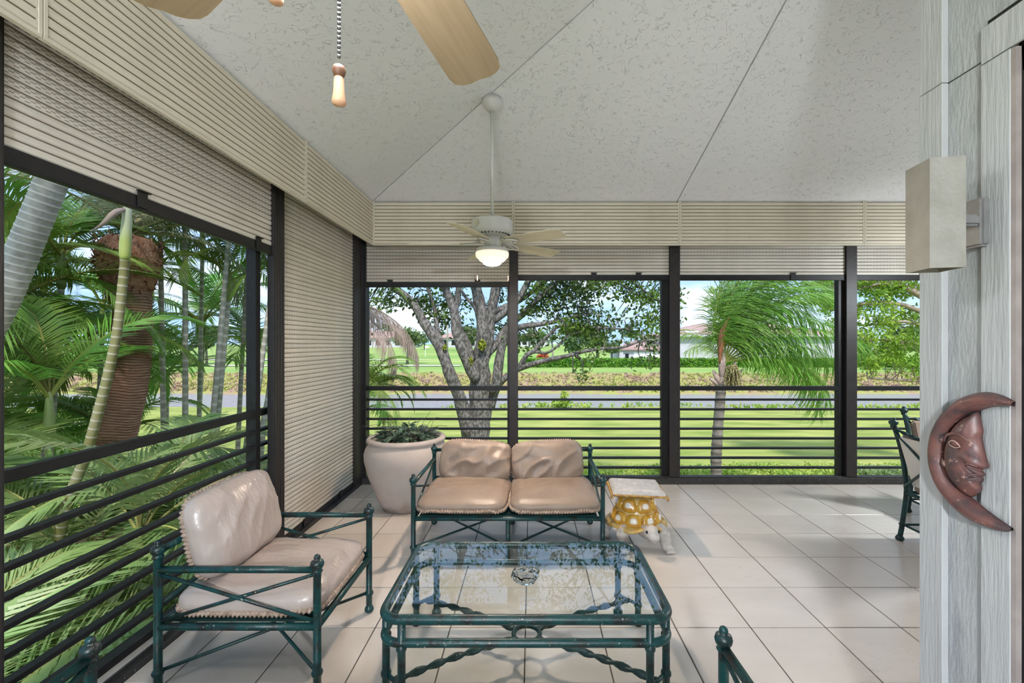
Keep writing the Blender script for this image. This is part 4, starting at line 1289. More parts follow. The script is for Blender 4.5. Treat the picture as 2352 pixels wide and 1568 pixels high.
# cushion on top
cu = MB(); N = 40; HS = 0.200
def cz_(x, y):
    e = max(abs(x), abs(y))
    z = 0.050 * (1 - e ** 14) ** 0.6 - 0.006
    for tx, ty in ((0, 0), (-0.55, -0.55), (0.55, -0.55), (-0.55, 0.55), (0.55, 0.55)):
        z -= 0.020 * math.exp(-((x - tx) ** 2 + (y - ty) ** 2) / 0.010) + 0.006 * math.exp(-abs(abs(x - tx) - abs(y - ty)) / 0.05) * math.exp(-((x - tx) ** 2 + (y - ty) ** 2) / 0.06)
    return z
for sgn in (1, -1):
    base = len(cu.v)
    for i in range(N + 1):
        for j in range(N + 1):
            x = 2 * i / N - 1; y = 2 * j / N - 1
            pin = 1 - 0.05 * (1 - x * x) * abs(y) ** 8 ; pin2 = 1 - 0.05 * (1 - y * y) * abs(x) ** 8
            cu.v.append((x * HS * pin2, y * HS * pin, (cz_(x, y) if sgn > 0 else -0.028 * (1 - max(abs(x), abs(y)) ** 4)))); cu.t.append(0)
    for i in range(N):
        for j in range(N):
            q = (base + i * (N + 1) + j, base + (i + 1) * (N + 1) + j, base + (i + 1) * (N + 1) + j + 1, base + i * (N + 1) + j + 1)
            cu.f.append(q if sgn > 0 else tuple(reversed(q)))
co = cu.build('stool_cushion', M['stoolcush'], ts, smooth=True, loc=(0.0, 0.0, 0.402))
co.rotation_euler = (R(-3), R(1), R(-11))
b = MB(); per = []
for (xa, ya, xb, yb_) in ((-1, -1, 1, -1), (1, -1, 1, 1), (1, 1, -1, 1), (-1, 1, -1, -1)):
    for k in range(20):
        f = k / 20; per.append(((xa + (xb - xa) * f) * (HS + 0.001), (ya + (yb_ - ya) * f) * (HS + 0.001), 0.0))
rope(b, resample(per, 0.004, True), 0.0075, 0.016, 8, 0.4, 2, True); b.build('rope_edge', M['rope'], co, smooth=True)
for tx, ty in ((0, 0), (-0.55, -0.55), (0.55, -0.55), (-0.55, 0.55), (0.55, 0.55)):
    b = MB(); b.ball((tx * HS, ty * HS, cz_(tx, ty) + 0.004), 0.013, 0.013, 0.005, 8, 4); b.build('tuft', M['oldbrown'], co, smooth=True)
for tx, ty in ((-1, -1), (1, -1), (1, 1), (-1, 1)):
    b = MB(); b.ball((tx * HS * 1.02, ty * HS * 1.02, -0.012), 0.010, 0.010, 0.016, 8, 6); b.build('tassel', M['rope'], co, smooth=True)

# ============================================================ garden, water and golf course
GZ = -2.8
M['lawn'] = mat('mown_lawn', (0.215, 0.275, 0.060), 0.9, c2=(0.385, 0.40, 0.115), scale=0.8, detail=10, stretch=(0.5, 1.3, 1), bump=0.5, bscale=6, bdist=0.08, world=True, spec=0.1)
M['fairway'] = mat('golf_fairway', (0.20, 0.33, 0.08), 0.9, c2=(0.34, 0.42, 0.13), scale=0.06, detail=8, stretch=(0.6, 1.6, 1), world=True, spec=0.1)
M['bank'] = mat('scrubby_bank', (0.36, 0.26, 0.16), 0.95, c2=(0.34, 0.36, 0.10), scale=0.9, detail=8, bump=0.7, bscale=4, bdist=0.2, world=True, spec=0.1)
M['path'] = mat('pale_cart_path', (0.72, 0.64, 0.58), 0.8, c2=(0.64, 0.56, 0.50), scale=1)
M['palmleaf'] = mat('palm_leaflet', (0.13, 0.30, 0.045), 0.40, c2=(0.29, 0.47, 0.10), scale=2.2, rnd=0.38, transl=0.30, tone=(0.36, 0.36, 0.08))
M['palmlight'] = mat('palm_leaflet_pale', (0.24, 0.38, 0.12), 0.40, c2=(0.42, 0.52, 0.26), scale=2.0, rnd=0.25, transl=0.30, tone=(0.44, 0.42, 0.14))
M['palmdate'] = mat('grey_green_date_leaflet', (0.30, 0.34, 0.20), 0.45, c2=(0.48, 0.50, 0.35), scale=2.0, rnd=0.22, transl=0.25, tone=(0.40, 0.38, 0.18))
M['queentrunk'] = mat('dark_ringed_queen_trunk', (0.17, 0.145, 0.125), 0.9, c2=(0.27, 0.235, 0.21), scale=7, bump=0.6, bscale=20, tone=(0.10, 0.085, 0.07))
M['queenleaf'] = mat('bright_feather_leaflet', (0.16, 0.35, 0.05), 0.42, c2=(0.29, 0.47, 0.09), scale=2.0, rnd=0.2, transl=0.32, tone=(0.36, 0.40, 0.10))
M['deadleaf'] = mat('dry_palm_leaflet', (0.42, 0.31, 0.25), 0.7, c2=(0.55, 0.43, 0.36), scale=3, rnd=0.2, transl=0.15, tone=(0.40, 0.30, 0.22))
M['paletrunk'] = mat('pale_ringed_trunk', (0.54, 0.49, 0.46), 0.85, c2=(0.36, 0.325, 0.30), scale=14, bump=0.5, bscale=30, tone=(0.82, 0.78, 0.75))
M['palmtrunk'] = mat('ringed_palm_stem', (0.42, 0.385, 0.345), 0.8, c2=(0.28, 0.27, 0.22), scale=5, bump=0.3, bscale=20, tone=(0.60, 0.57, 0.53), rnd=0.2)
M['greenstem'] = mat('green_ringed_stem', (0.22, 0.22, 0.06), 0.6, c2=(0.33, 0.32, 0.17), scale=5, tone=(0.58, 0.55, 0.46), rnd=0.15)
M['crownshaft'] = mat('waxy_crownshaft', (0.42, 0.50, 0.10), 0.4, c2=(0.52, 0.58, 0.24), scale=5, tone=(0.62, 0.64, 0.45))
M['arecashaft'] = mat('dull_green_crownshaft', (0.20, 0.27, 0.07), 0.5, c2=(0.30, 0.34, 0.14), scale=5)
M['datetrunk'] = mat('shaggy_date_trunk', (0.37, 0.175, 0.115), 0.95, c2=(0.50, 0.29, 0.21), scale=6, stretch=(1, 1, 5), bump=0.9, bscale=12, bdist=0.04, tone=(0.13, 0.07, 0.05))
M['fibre'] = mat('red_brown_palm_fibre', (0.32, 0.125, 0.07), 0.95, c2=(0.46, 0.24, 0.15), scale=12, bump=1.0, bscale=30, bdist=0.04, tone=(0.12, 0.05, 0.03))
M['bark'] = mat('grey_mottled_bark', (0.085, 0.078, 0.07), 0.95, c2=(0.24, 0.22, 0.205), scale=19, detail=10, stretch=(1, 1, 0.5), lo=0.42, hi=0.60, bump=0.9, bscale=12, bdist=0.05, world=True)
M['barkwarm'] = mat('tan_branch_bark', (0.30, 0.22, 0.16), 0.95, c2=(0.42, 0.33, 0.26), scale=6, bump=0.6, bscale=14, bdist=0.04, world=True)
M['moss'] = mat('yellow_green_moss', (0.20, 0.25, 0.02), 0.95, c2=(0.32, 0.36, 0.05), scale=20)
M['oakleaf'] = mat('dark_tree_leaf', (0.045, 0.085, 0.018), 0.45, c2=(0.15, 0.25, 0.035), scale=0.9, detail=3, lo=0.42, hi=0.60, transl=0.28, world=True)
M['limeleaf'] = mat('lime_tree_leaf', (0.17, 0.33, 0.03), 0.5, c2=(0.34, 0.50, 0.06), scale=0.8, detail=3, lo=0.4, hi=0.62, transl=0.32, world=True)
M['hedge'] = mat('clipped_hedge_leaf', (0.07, 0.23, 0.015), 0.5, c2=(0.22, 0.44, 0.04), scale=1.5, transl=0.25, world=True)
M['fartree'] = mat('distant_tree_leaf', (0.08, 0.15, 0.05), 0.7, c2=(0.20, 0.28, 0.10), scale=0.3, transl=0.2, world=True, rnd=0.25)
M['scrub'] = mat('bank_scrub', (0.50, 0.33, 0.27), 0.9, c2=(0.42, 0.45, 0.12), scale=0.7, lo=0.42, hi=0.58, transl=0.2, world=True)
M['cover'] = mat('yellow_green_ground_cover', (0.26, 0.42, 0.06), 0.6, c2=(0.52, 0.58, 0.13), scale=1.3, transl=0.3, world=True)
M['red'] = mat('red_croton_leaf', (0.50, 0.06, 0.03), 0.5, c2=(0.62, 0.22, 0.08), scale=2, transl=0.2)
M['wallpale'] = mat('lilac_white_render', (0.58, 0.57, 0.63), 0.8)
M['rooftile'] = mat('pink_roof_tile', (0.37, 0.225, 0.20), 0.85, c2=(0.45, 0.30, 0.275), scale=1.2, stretch=(0.4, 1, 6), bump=0.5, bscale=5, bdist=0.1)
M['seed'] = mat('palm_fruit_string', (0.42, 0.40, 0.16), 0.7, c2=(0.24, 0.17, 0.10), scale=14)
M['spathe'] = mat('rust_brown_spathe', (0.26, 0.075, 0.03), 0.6, c2=(0.36, 0.14, 0.07), scale=6)
M['boot'] = mat('mauve_brown_leaf_base', (0.36, 0.26, 0.23), 0.8, c2=(0.48, 0.38, 0.33), scale=8)
M['flag'] = mat('white_flag_cloth', (0.9, 0.9, 0.9), 0.8)


def water_mat():
    m = mat('rippled_water', (0.30, 0.31, 0.36), 0.10, world=True)
    t = m.node_tree; L = t.links.new
    b = t.nodes['Principled BSDF']
    b.inputs['Specular IOR Level'].default_value = 0.5; b.inputs['IOR'].default_value = 1.33
    g = t.nodes.new('ShaderNodeNewGeometry')
    mp = t.nodes.new('ShaderNodeMapping'); mp.inputs['Scale'].default_value = (0.55, 1.6, 1); mp.inputs['Rotation'].default_value = (0, 0, 0.25)
    L(g.outputs['Position'], mp.inputs['Vector'])
    n = t.nodes.new('ShaderNodeTexNoise'); n.inputs['Scale'].default_value = 2.4; n.inputs['Detail'].default_value = 5
    L(mp.outputs['Vector'], n.inputs['Vector'])
    bp = t.nodes.new('ShaderNodeBump'); bp.inputs['Strength'].default_value = 1.0; bp.inputs['Distance'].default_value = 0.35
    L(n.outputs['Fac'], bp.inputs['Height']); L(bp.outputs['Normal'], b.inputs['Normal'])
    return m


M['water'] = water_mat()


def sheet(name, x0, x1, nx, ys, fz, m, label):
    b = MB()
    ny = len(ys)
    for y in ys:
        for i in range(nx + 1):
            x = x0 + (x1 - x0) * i / nx
            b.v.append((x, y if not callable(y) else y(x), fz(x, y))); b.t.append(0)
    for j in range(ny - 1):
        for i in range(nx):
            a = j * (nx + 1) + i
            b.f.append((a, a + 1, a + nx + 2, a + nx + 1))
    o = b.build(name, m, smooth=True)
    return struct(o, label)


def zfar(y):
    t = min(1, max(0, (y - 47) / 120)); t = t * t * (3 - 2 * t)
    return -1.3 + 2.0 * t


def edge(x): return 31.6 + 0.5 * math.sin(x * 0.23) + 0.3 * math.sin(x * 0.71 + 1)
def far_edge(x): return 40.9 + 0.4 * math.sin(x * 0.19 + 2) + 0.25 * math.sin(x * 0.53)


def ground_strip(name, label, m, rows, x0, x1, nx):
    """rows: list of functions x -> (y, z)"""
    b = MB()
    for fr in rows:
        for i in range(nx + 1):
            x = x0 + (x1 - x0) * i / nx
            y, z = fr(x)
            b.v.append((x, y, z)); b.t.append(0)
    for j in range(len(rows) - 1):
        for i in range(nx):
            a = j * (nx + 1) + i
            b.f.append((a, a + 1, a + nx + 2, a + nx + 1))
    return struct(b.build(name, m, smooth=True), label)


ground_strip('lawn', 'sunlit lawn sloping to the near edge of the water', M['lawn'],
             [lambda x: (-40, GZ)] + [(lambda x, y=y: (y, GZ)) for y in (-10, 0, 8, 14, 20, 26)] + [lambda x: (edge(x) - 0.6, GZ), lambda x: (edge(x), GZ - 0.12), lambda x: (edge(x) + 0.5, GZ - 0.5)], -110, 120, 160)
ground_strip('pond', 'grey rippled water of the canal beyond the lawn', M['water'], [lambda x: (30.3, GZ - 0.16), lambda x: (42.6, GZ - 0.16)], -160, 170, 1)
ground_strip('bank', 'scrubby brown and green bank on the far side of the water', M['bank'],
             [lambda x: (far_edge(x) - 0.6, GZ - 0.5), lambda x: (far_edge(x), GZ - 0.10), lambda x: (far_edge(x) + 0.35, GZ + 0.05)] +
             [(lambda x, k=k: (far_edge(x) + 0.35 + 0.6 * k, GZ + 0.05 + 0.36 * k + 0.10 * noise.noise(Vector((x * 0.8, k * 1.7, 0))))) for k in (1, 2, 3, 4)] +
             [lambda x: (44.6, -1.29)], -160, 170, 330)
ground_strip('fairway', 'mown golf fairway rising beyond the bank', M['fairway'],
             [(lambda x, y=y: (y, zfar(y) + 0.25 * max(0, (y - 60) / 60) * noise.noise(Vector((x * 0.03, y * 0.03, 0))))) for y in (44.5, 50, 56, 62, 70, 80, 92, 106, 122, 140, 165, 200, 260, 400)], -260, 280, 90)
b = MB()
for k in range(40):
    x = -95 + 86 * k / 39
    for yy in (0, 2.6):
        b.v.append((x, 57.2 + yy + 0.8 * math.sin(x * 0.06), zfar(58.5) + 0.06)); b.t.append(0)
b.f += [(2 * k, 2 * k + 2, 2 * k + 3, 2 * k + 1) for k in range(39)]
struct(b.build('cart_path', M['path'], smooth=True), 'pale cart path crossing the golf course')
b = MB()
for k in range(30):
    x = -60 + 44 * k / 29
    for yy in (0, 2.2 * math.sin(PI * k / 29) + 0.3):
        b.v.append((x, 71.5 + yy + 1.5 * math.sin(k * 0.25), zfar(73) + 0.10 + yy * 0.03)); b.t.append(0)
b.f += [(2 * k, 2 * k + 2, 2 * k + 3, 2 * k + 1) for k in range(29)]
struct(b.build('bunker', M['path'], smooth=True), 'long pale sand bunker on the golf course')


# ---- loose leaves as joined geometry
def leaf_cloud(b, c, rx, ry, rz, n, size, rng, flat=0.0, long=1.5, shell=0.0, up=0.0):
    for _ in range(n):
        while True:
            p = Vector((rng.uniform(-1, 1), rng.uniform(-1, 1), rng.uniform(-1, 1)))
            l = p.length
            if l <= 1 and l >= shell: break
        p = Vector((c[0] + p.x * rx, c[1] + p.y * ry, c[2] + p.z * rz))
        a = Vector((rng.gauss(0, 1), rng.gauss(0, 1), rng.gauss(0, 1) * (1 - flat) + up)).normalized()
        t = a.cross(Vector((rng.gauss(0, 1), rng.gauss(0, 1), rng.gauss(0, 1)))).normalized()
        s_ = size * rng.uniform(0.65, 1.3)
        u = a * s_ * 0.5 * long; w = t * s_ * 0.36
        k = len(b.v)
        b.v += [tuple(p - u), tuple(p + w), tuple(p + u), tuple(p - w)]; b.t += [0, 0, 0, 0]
        b.f.append((k, k + 1, k + 2, k + 3))


# ---- palm fronds
def frond_mesh(name, L_, n, ll, lw, phi0, curve, m, vee=0.25, droop=0.5, plum=0.0, seed=1, start=0.16, fwd0=62, fwd1=22, rr=0.011, gap=0.0):
    rng = random.Random(seed)
    b = MB()
    K = 14
    pts = [Vector((0, 0, 0))]; tg = []
    for k in range(K):
        s_ = (k + 0.5) / K
        ph = R(phi0 - curve * s_ ** 1.25)
        t = Vector((math.cos(ph), 0, math.sin(ph)))
        tg.append(t)
        pts.append(pts[-1] + t * (L_ / K))
    tg.append(tg[-1])
    b.tube(pts, [rr * (1.25 - 1.05 * k / K) for k in range(K + 1)], 5, tone=1.0)
    for side in (-1, 1):
        for i in range(n):
            s_ = start + (1 - start) * (i + 0.5 + rng.uniform(-.2, .2)) / n
            s_ = min(0.995, s_)
            if gap and rng.random() < gap: continue
            f = s_ * K; k = min(K - 1, int(f))
            p = pts[k].lerp(pts[k + 1], f - k)
            t = tg[k].lerp(tg[min(K, k + 1)], f - k).normalized()
            nr = Vector((-t.z, 0, t.x))
            sv = (s_ - start) / (1 - start)
            al = R(fwd0 + (fwd1 - fwd0) * sv + rng.uniform(-5, 5))
            ve = vee + (rng.choice((-1, 0, 1)) * plum if plum else 0) + rng.uniform(-.06, .06)
            d = (t * math.cos(al) + Vector((0, side, 0)) * math.sin(al) * math.cos(ve) + nr * math.sin(al) * math.sin(ve)).normalized()
            l = ll * (0.42 + 0.58 * math.sin(PI * min(1, 0.12 + 0.83 * sv)) ** 0.7) * rng.uniform(0.9, 1.1)
            w = d.cross(nr).normalized()
            w = (w * 0.9 + nr * 0.35 * side).normalized()
            m1 = p + d * l * 0.42 + Vector((0, 0, -droop * l * 0.07))
            d2 = (d + Vector((0, 0, -droop))).normalized()
            tip = m1 + d2 * l * 0.58
            q = len(b.v)
            b.v += [tuple(p - w * lw * 0.45), tuple(p + w * lw * 0.45), tuple(m1 + w * lw), tuple(m1 - w * lw), tuple(tip)]
            b.t += [0.15, 0.15, 0.0, 0.0, 0.1]
            b.f += [(q, q + 1, q + 2, q + 3), (q + 3, q + 2, q + 4)]
    return b.mesh(name, m)


ARE = [frond_mesh('frond', 1.85, 54, 0.56, 0.0115, 66, 92, M['palmleaf'], 0.42, 0.45, seed=s) for s in (1, 2)] + \
      [frond_mesh('frond', 1.75, 52, 0.54, 0.0115, 58, 120, M['palmleaf'], 0.30, 0.6, seed=3)]
ARL = [frond_mesh('frond', 1.85, 54, 0.54, 0.0115, 62, 105, M['palmlight'], 0.38, 0.42, seed=s) for s in (4, 5)]
DAT = [frond_mesh('frond', 2.7, 64, 0.66, 0.015, 55, 105, M['palmdate'], 0.35, 0.75, seed=s, rr=0.018, start=0.1) for s in (6, 7)]
QUE = [frond_mesh('frond', 3.0, 118, 0.90, 0.0115, 62, 85, M['queenleaf'], 0.15, 0.8, plum=0.85, seed=s, rr=0.017, start=0.14, fwd0=70, fwd1=30) for s in (8, 9)]
DEA = [frond_mesh('dry_frond', 2.5, 50, 0.62, 0.013, 20, 90, M['deadleaf'], -0.6, 1.6, seed=10, rr=0.018, start=0.15, fwd0=50)]


def ring_tube(b, path, r0, r1, ring, amp=0.06, n=12, sub=4):
    """stem with leaf-scar rings; the scar band gets tone 1"""
    pts = resample(path, ring / sub)
    m = len(pts)
    rs, tn = [], []
    for i in range(m):
        f = i / (m - 1); ph = i % sub
        rs.append((r0 + (r1 - r0) * f) * (1 + (amp if ph == 0 else 0)))
        tn.append(1.0 if ph == 0 else 0.0)
    b.tube(pts, rs, n, tone=tn)
    return pts


def put_fronds(root, top, protos, nf, rng, sc=1.0, el=(-25, 30), az0=None, azs=360, roll=12):
    for k in range(nf):
        az = (az0 if az0 is not None else rng.uniform(0, 360)) + (azs * (k + rng.uniform(-.3, .3)) / nf) - (azs / 2 if azs < 360 else 0)
        e = rng.uniform(*el)
        rot = Matrix.Rotation(R(az), 4, 'Z') @ Matrix.Rotation(R(-e), 4, 'Y') @ Matrix.Rotation(R(rng.uniform(-roll, roll)), 4, 'X')
        s_ = sc * rng.uniform(0.85, 1.15)
        inst('frond', protos[k % len(protos)], root, top, rot.to_quaternion(), (s_, s_, s_))


def areca(label, x, y, stems, seed, protos=None, nf=7, sc=1.0, el=(-30, 22), r=0.042, mtl='palmtrunk', group=None, azr=(None, 360)):
    """clump of slim ringed stems: (dx, dy, top height z, lean x, lean y)"""
    rng = random.Random(seed)
    root = thing('areca_palm', label, 'palm', (x, y, GZ), 0, group)
    for (dx, dy, zt, lx, ly) in stems:
        h_ = zt - GZ
        path = smooth_path([(dx, dy, 0), (dx + lx * 0.3, dy + ly * 0.3, h_ * 0.4), (dx + lx, dy + ly, h_)], 6)
        b = MB(); ring_tube(b, path, r * 1.15, r * 0.8, 0.14)
        b.build('stem', M[mtl], root, smooth=True)
        tp = Vector((dx + lx, dy + ly, h_))
        b = MB(); b.lathe([(r * 0.85, -0.02), (r * 1.25, 0.02), (r * 1.2, 0.18), (r * 0.8, 0.40), (r * 0.4, 0.5)], 10, tp); b.build('crownshaft', M['arecashaft'], root, smooth=True)
        put_fronds(root, tp + Vector((0, 0, 0.42)), protos or ARE, nf, rng, sc, el, *azr)
    return root


areca('dense dark green areca palm close behind the upper left railing', -6.1, 4.8, [(0, 0, 0.1, 0.2, 0), (-0.4, 0.3, 0.9, -0.3, 0.2), (0.3, 0.2, 0.5, 0.4, 0.1)], 1, nf=9, sc=1.05, azr=(195, 230))
areca('tall areca palm clump behind the pale leaning trunk', -7.0, 6.0, [(0, 0, 1.6, -0.3, 0), (0.3, 0.2, 2.3, 0.3, 0), (-0.3, 0.3, 0.8, -0.4, 0.2), (0.2, -0.3, 1.2, 0.2, -0.3)], 2, nf=8, sc=1.1)
areca('low areca palm whose fronds arch just under the left handrail', -4.25, 4.15, [(0, 0, -1.0, 0.1, 0), (0.3, 0.1, -0.7, 0.3, 0), (-0.3, -0.1, -1.3, -0.2, -0.2)], 3, ARL, 8, 1.0)
areca('pale areca palm spreading its fronds right below the armchair railing', -3.35, 3.15, [(0, 0, -1.75, 0, 0), (0.2, 0.4, -1.45, 0.2, 0.2), (-0.2, -0.4, -1.55, -0.1, -0.3)], 4, ARL, 9, 1.0, (-20, 15), azr=(180, 215))
areca('pale areca palm below the left railing next to the long sofa', -3.2, 2.05, [(0, 0, -1.7, 0, 0), (-0.3, 0.3, -1.5, -0.1, 0)], 5, ARL, 8, 1.0, (-20, 15), azr=(180, 215))
areca('low areca palm below the railing post beside the lowered shutter', -3.45, 4.9, [(0, 0, -1.35, 0.1, 0), (0.3, 0.3, -1.1, 0.2, 0.1), (-0.4, 0.2, -0.9, -0.2, 0)], 6, ARL, 9, 1.0, azr=(170, 220))
areca('clump of tall slim ringed palm stems right of the shaggy trunk', -5.35, 7.3, [(-0.75, 0.3, 3.6, -0.1, 0), (-0.35, 0.2, 4.1, 0.0, 0), (0.05, 0, 3.2, 0.45, 0), (0.45, 0.3, 3.8, 0.75, 0), (0.7, -0.2, 2.6, 0.95, 0), (-0.15, 0.4, 2.3, 0.25, 0.2)], 7, nf=6, sc=0.95, el=(-35, 20))
areca('clump of slim palm stems far behind the left railing post', -6.0, 9.0, [(-0.6, 0, 3.4, 0.1, 0), (0.0, 0.2, 3.9, 0.3, 0), (0.5, 0, 3.0, 0.6, 0), (0.9, 0.2, 2.2, 0.8, 0)], 8, nf=6, sc=1.0)
areca('bushy areca palm in the background between the pale and shaggy trunks', -8.8, 8.4, [(0, 0, 1.0, 0, 0), (0.5, 0.2, 1.8, 0.2, 0), (-0.5, 0.1, 0.3, -0.2, 0)], 9, nf=8, sc=1.2)
areca('bushy areca palm at the far left edge of the garden', -9.6, 7.4, [(0, 0, 0.6, 0, 0), (0.4, 0.2, 1.6, 0.2, 0), (-0.3, 0.3, 2.6, -0.2, 0)], 10, nf=8, sc=1.2)
areca('low dark areca palm filling the gap under the shaggy trunk', -7.6, 7.5, [(0, 0, -1.2, 0, 0), (0.3, 0.1, -0.5, 0.2, 0.1), (-0.4, 0.1, -0.9, -0.2, 0)], 12, nf=8, sc=1.0)

areca('dense dark areca palm under the pale leaning trunk', -5.2, 4.3, [(0, 0, -0.6, -0.2, 0), (-0.3, 0.2, 0.0, -0.4, 0.1), (0.2, 0.3, -1.0, 0.0, 0)], 21, nf=9, sc=0.9, azr=(205, 190))
areca('broad areca palm showing yellow green between pale and shaggy trunks', -8.0, 6.6, [(0, 0, 1.9, 0.3, 0), (0.4, 0.2, 1.0, 0.5, 0), (-0.3, 0, 2.6, 0, 0)], 22, ARE + ARL, 8, 1.1)
areca('tall areca palm behind the clump of slim stems', -7.4, 10.0, [(0, 0, 1.6, 0.2, 0), (0.8, 0.2, 0.8, 0.4, 0), (-0.6, 0, 0.4, 0, 0)], 23, nf=8, sc=1.15)

# ---- pale leaning ringed palm at the left edge
rp = thing('ringed_palm', 'pale grey ringed palm trunk leaning across the upper left opening', 'palm', (-6.0, 3.6, GZ))
b = MB()
o3 = Vector((-6.0, 3.6, GZ))
pth = smooth_path([Vector((-6.0, 3.6, GZ)) - o3, at(-130, 980, 3.6) - o3, at(5, 690, 3.6) - o3, at(70, 535, 3.6) - o3, at(128, 395, 3.6) - o3, at(190, 250, 3.6) - o3, at(225, 160, 3.65) - o3], 8)
ring_tube(b, pth, 0.125, 0.094, 0.058, 0.04, 18, 6)
b.build('trunk', M['paletrunk'], rp, smooth=True)
put_fronds(rp, pth[-1], ARE, 10, random.Random(31), 1.25, (-25, 25))

# ---- slim green palm in front of the shaggy one
gp = thing('slim_green_palm', 'slim palm with yellow green ringed stem and lime crownshaft in front of the shaggy trunk', 'palm', (-4.3, 4.0, GZ))
o3 = Vector((-4.3, 4.0, GZ))
b = MB(); pth = smooth_path([Vector((-0.3, 0, 0)), at(130, 1260, 4.0) - o3, at(205, 1020, 4.0) - o3, at(262, 800, 4.0) - o3, at(283, 640, 4.0) - o3, at(287, 592, 4.0) - o3], 8)
ring_tube(b, pth, 0.049, 0.034, 0.075, 0.05, 12, 7)
b.build('stem', M['greenstem'], gp, smooth=True)
b = MB(); cs = smooth_path([at(287, 598, 4.0) - o3, at(288, 560, 4.0) - o3, at(291, 510, 4.0) - o3, at(294, 470, 4.0) - o3], 4)
b.tube(cs, [0.035, 0.040, 0.043, 0.044, 0.044, 0.043, 0.041, 0.039, 0.037, 0.035, 0.033, 0.032, 0.031], 12, tone=[0, 0, 0, 0, 0.1, 0.3, 0.5, 0.7, 0.8, 0.9, 1, 1, 1])
b.build('crownshaft', M['crownshaft'], gp, smooth=True)
b = MB(); b.tube(smooth_path([at(292, 480, 4.0) - o3, at(265, 488, 3.9) - o3, at(235, 515, 3.85) - o3, at(203, 535, 3.85) - o3], 4), [0.012, 0.016, 0.02, 0.024, 0.026, 0.026, 0.024, 0.02, 0.016, 0.012, 0.008, 0.004, 0.003], 8)
b.build('curled_bract', M['boot'], gp, smooth=True)
rng = random.Random(44)
for az, e, s_, pr in ((168, -34, 1.0, 0), (195, -8, 1.0, 1), (20, -20, 0.95, 0), (-40, 0, 1.0, 1), (110, 5, 1.0, 0), (250, 10, 0.9, 2), (70, -10, 1.0, 1), (140, 15, 1.0, 0)):
    rot = Matrix.Rotation(R(az), 4, 'Z') @ Matrix.Rotation(R(-e), 4, 'Y')
    inst('frond', ARE[pr], gp, cs[-1], rot.to_quaternion(), (s_, s_, s_))

# ---- shaggy date palm
dp = thing('date_palm', 'thick brown shaggy palm trunk with red fibre collar and drooping grey green fronds', 'palm', (-6.5, 6.6, GZ))
o3 = Vector((-6.5, 6.6, GZ))
b = MB(); pth = smooth_path([Vector((0, 0, 0)), at(258, 1040, 6.6) - o3, at(290, 900, 6.65) - o3, at(303, 790, 6.7) - o3, at(304, 700, 6.7) - o3, at(300, 660, 6.7) - o3], 6)
pp = resample(pth, 0.0125)
rng = random.Random(3)
rs_, tn_ = [], []
for i, p in enumerate(pp):
    k = i % 3
    rs_.append((0.262 - 0.035 * i / len(pp)) * (1 + (0.05 if k == 0 else -0.03 if k == 2 else 0.0) + rng.uniform(-.012, .012)))
    tn_.append(0.9 if k == 2 else 0.0)
b.tube(pp, rs_, 26, tone=tn_)
for i in range(len(b.v)):
    v = Vector(b.v[i]); b.v[i] = tuple(v + Vector((noise.noise(v * 9), noise.noise(v * 9 + Vector((5, 0, 0))), 1.4 * noise.noise(v * 5 + Vector((0, 7, 0))))) * 0.012)
b.build('trunk', M['datetrunk'], dp, smooth=True)
b = MB(); ctr = at(296, 690, 6.7) - o3
b.lathe([(0.22, -0.05), (0.23, 0.06), (0.28, 0.2), (0.345, 0.42), (0.365, 0.62), (0.35, 0.78), (0.28, 0.9), (0.1, 0.95)], 30, ctr)
for i in range(len(b.v)):
    v = Vector(b.v[i]); d = (v - ctr); d.z = 0
    if d.length > 1e-3: b.v[i] = tuple(v + d.normalized() * 0.055 * noise.noise(v * 7) + Vector((0, 0, 0.03 * noise.noise(v * 6))))
b.build('fibre_collar', M['fibre'], dp, smooth=True)
b = MB()
for k in range(420):
    a_ = rng.uniform(0, 2 * PI); zz = rng.uniform(0.0, 0.92); rr_ = 0.23 + 0.14 * min(1, zz / 0.55)
    p0 = ctr + Vector((math.cos(a_) * rr_, math.sin(a_) * rr_, zz)); a2 = a_ + rng.uniform(-0.5, 0.5)
    p1 = p0 + Vector((math.cos(a2) * rng.uniform(0.02, 0.07), math.sin(a2) * rng.uniform(0.02, 0.07), rng.uniform(-0.10, 0.10)))
    b.tube([p0, p1], [0.012, 0.003], 4, cap=False, tone=rng.choice((0, 0, 0.6, 1)))
fb = b.build('fibre_tufts', M['fibre'], dp); fb['kind'] = 'stuff'
rng = random.Random(12)
put_fronds(dp, ctr + Vector((0, 0, 0.95)), DAT, 9, rng, 1.0, (-15, 20), 150, 200)
for az, e, s_, k in ((28, -8, 0.9, 0), (44, -22, 0.9, 1), (60, -6, 0.95, 0), (36, -38, 0.8, 1), (14, -16, 0.85, 1), (75, -30, 0.85, 0)):
    rot = Matrix.Rotation(R(az), 4, 'Z') @ Matrix.Rotation(R(-e), 4, 'Y')
    inst('frond', DAT[k], dp, ctr + Vector((0, 0, 0.95)), rot.to_quaternion(), (s_, s_, s_))
put_fronds(dp, ctr + Vector((0, 0, 0.95)), DAT, 4, rng, 1.0, (15, 40), -50, 110)

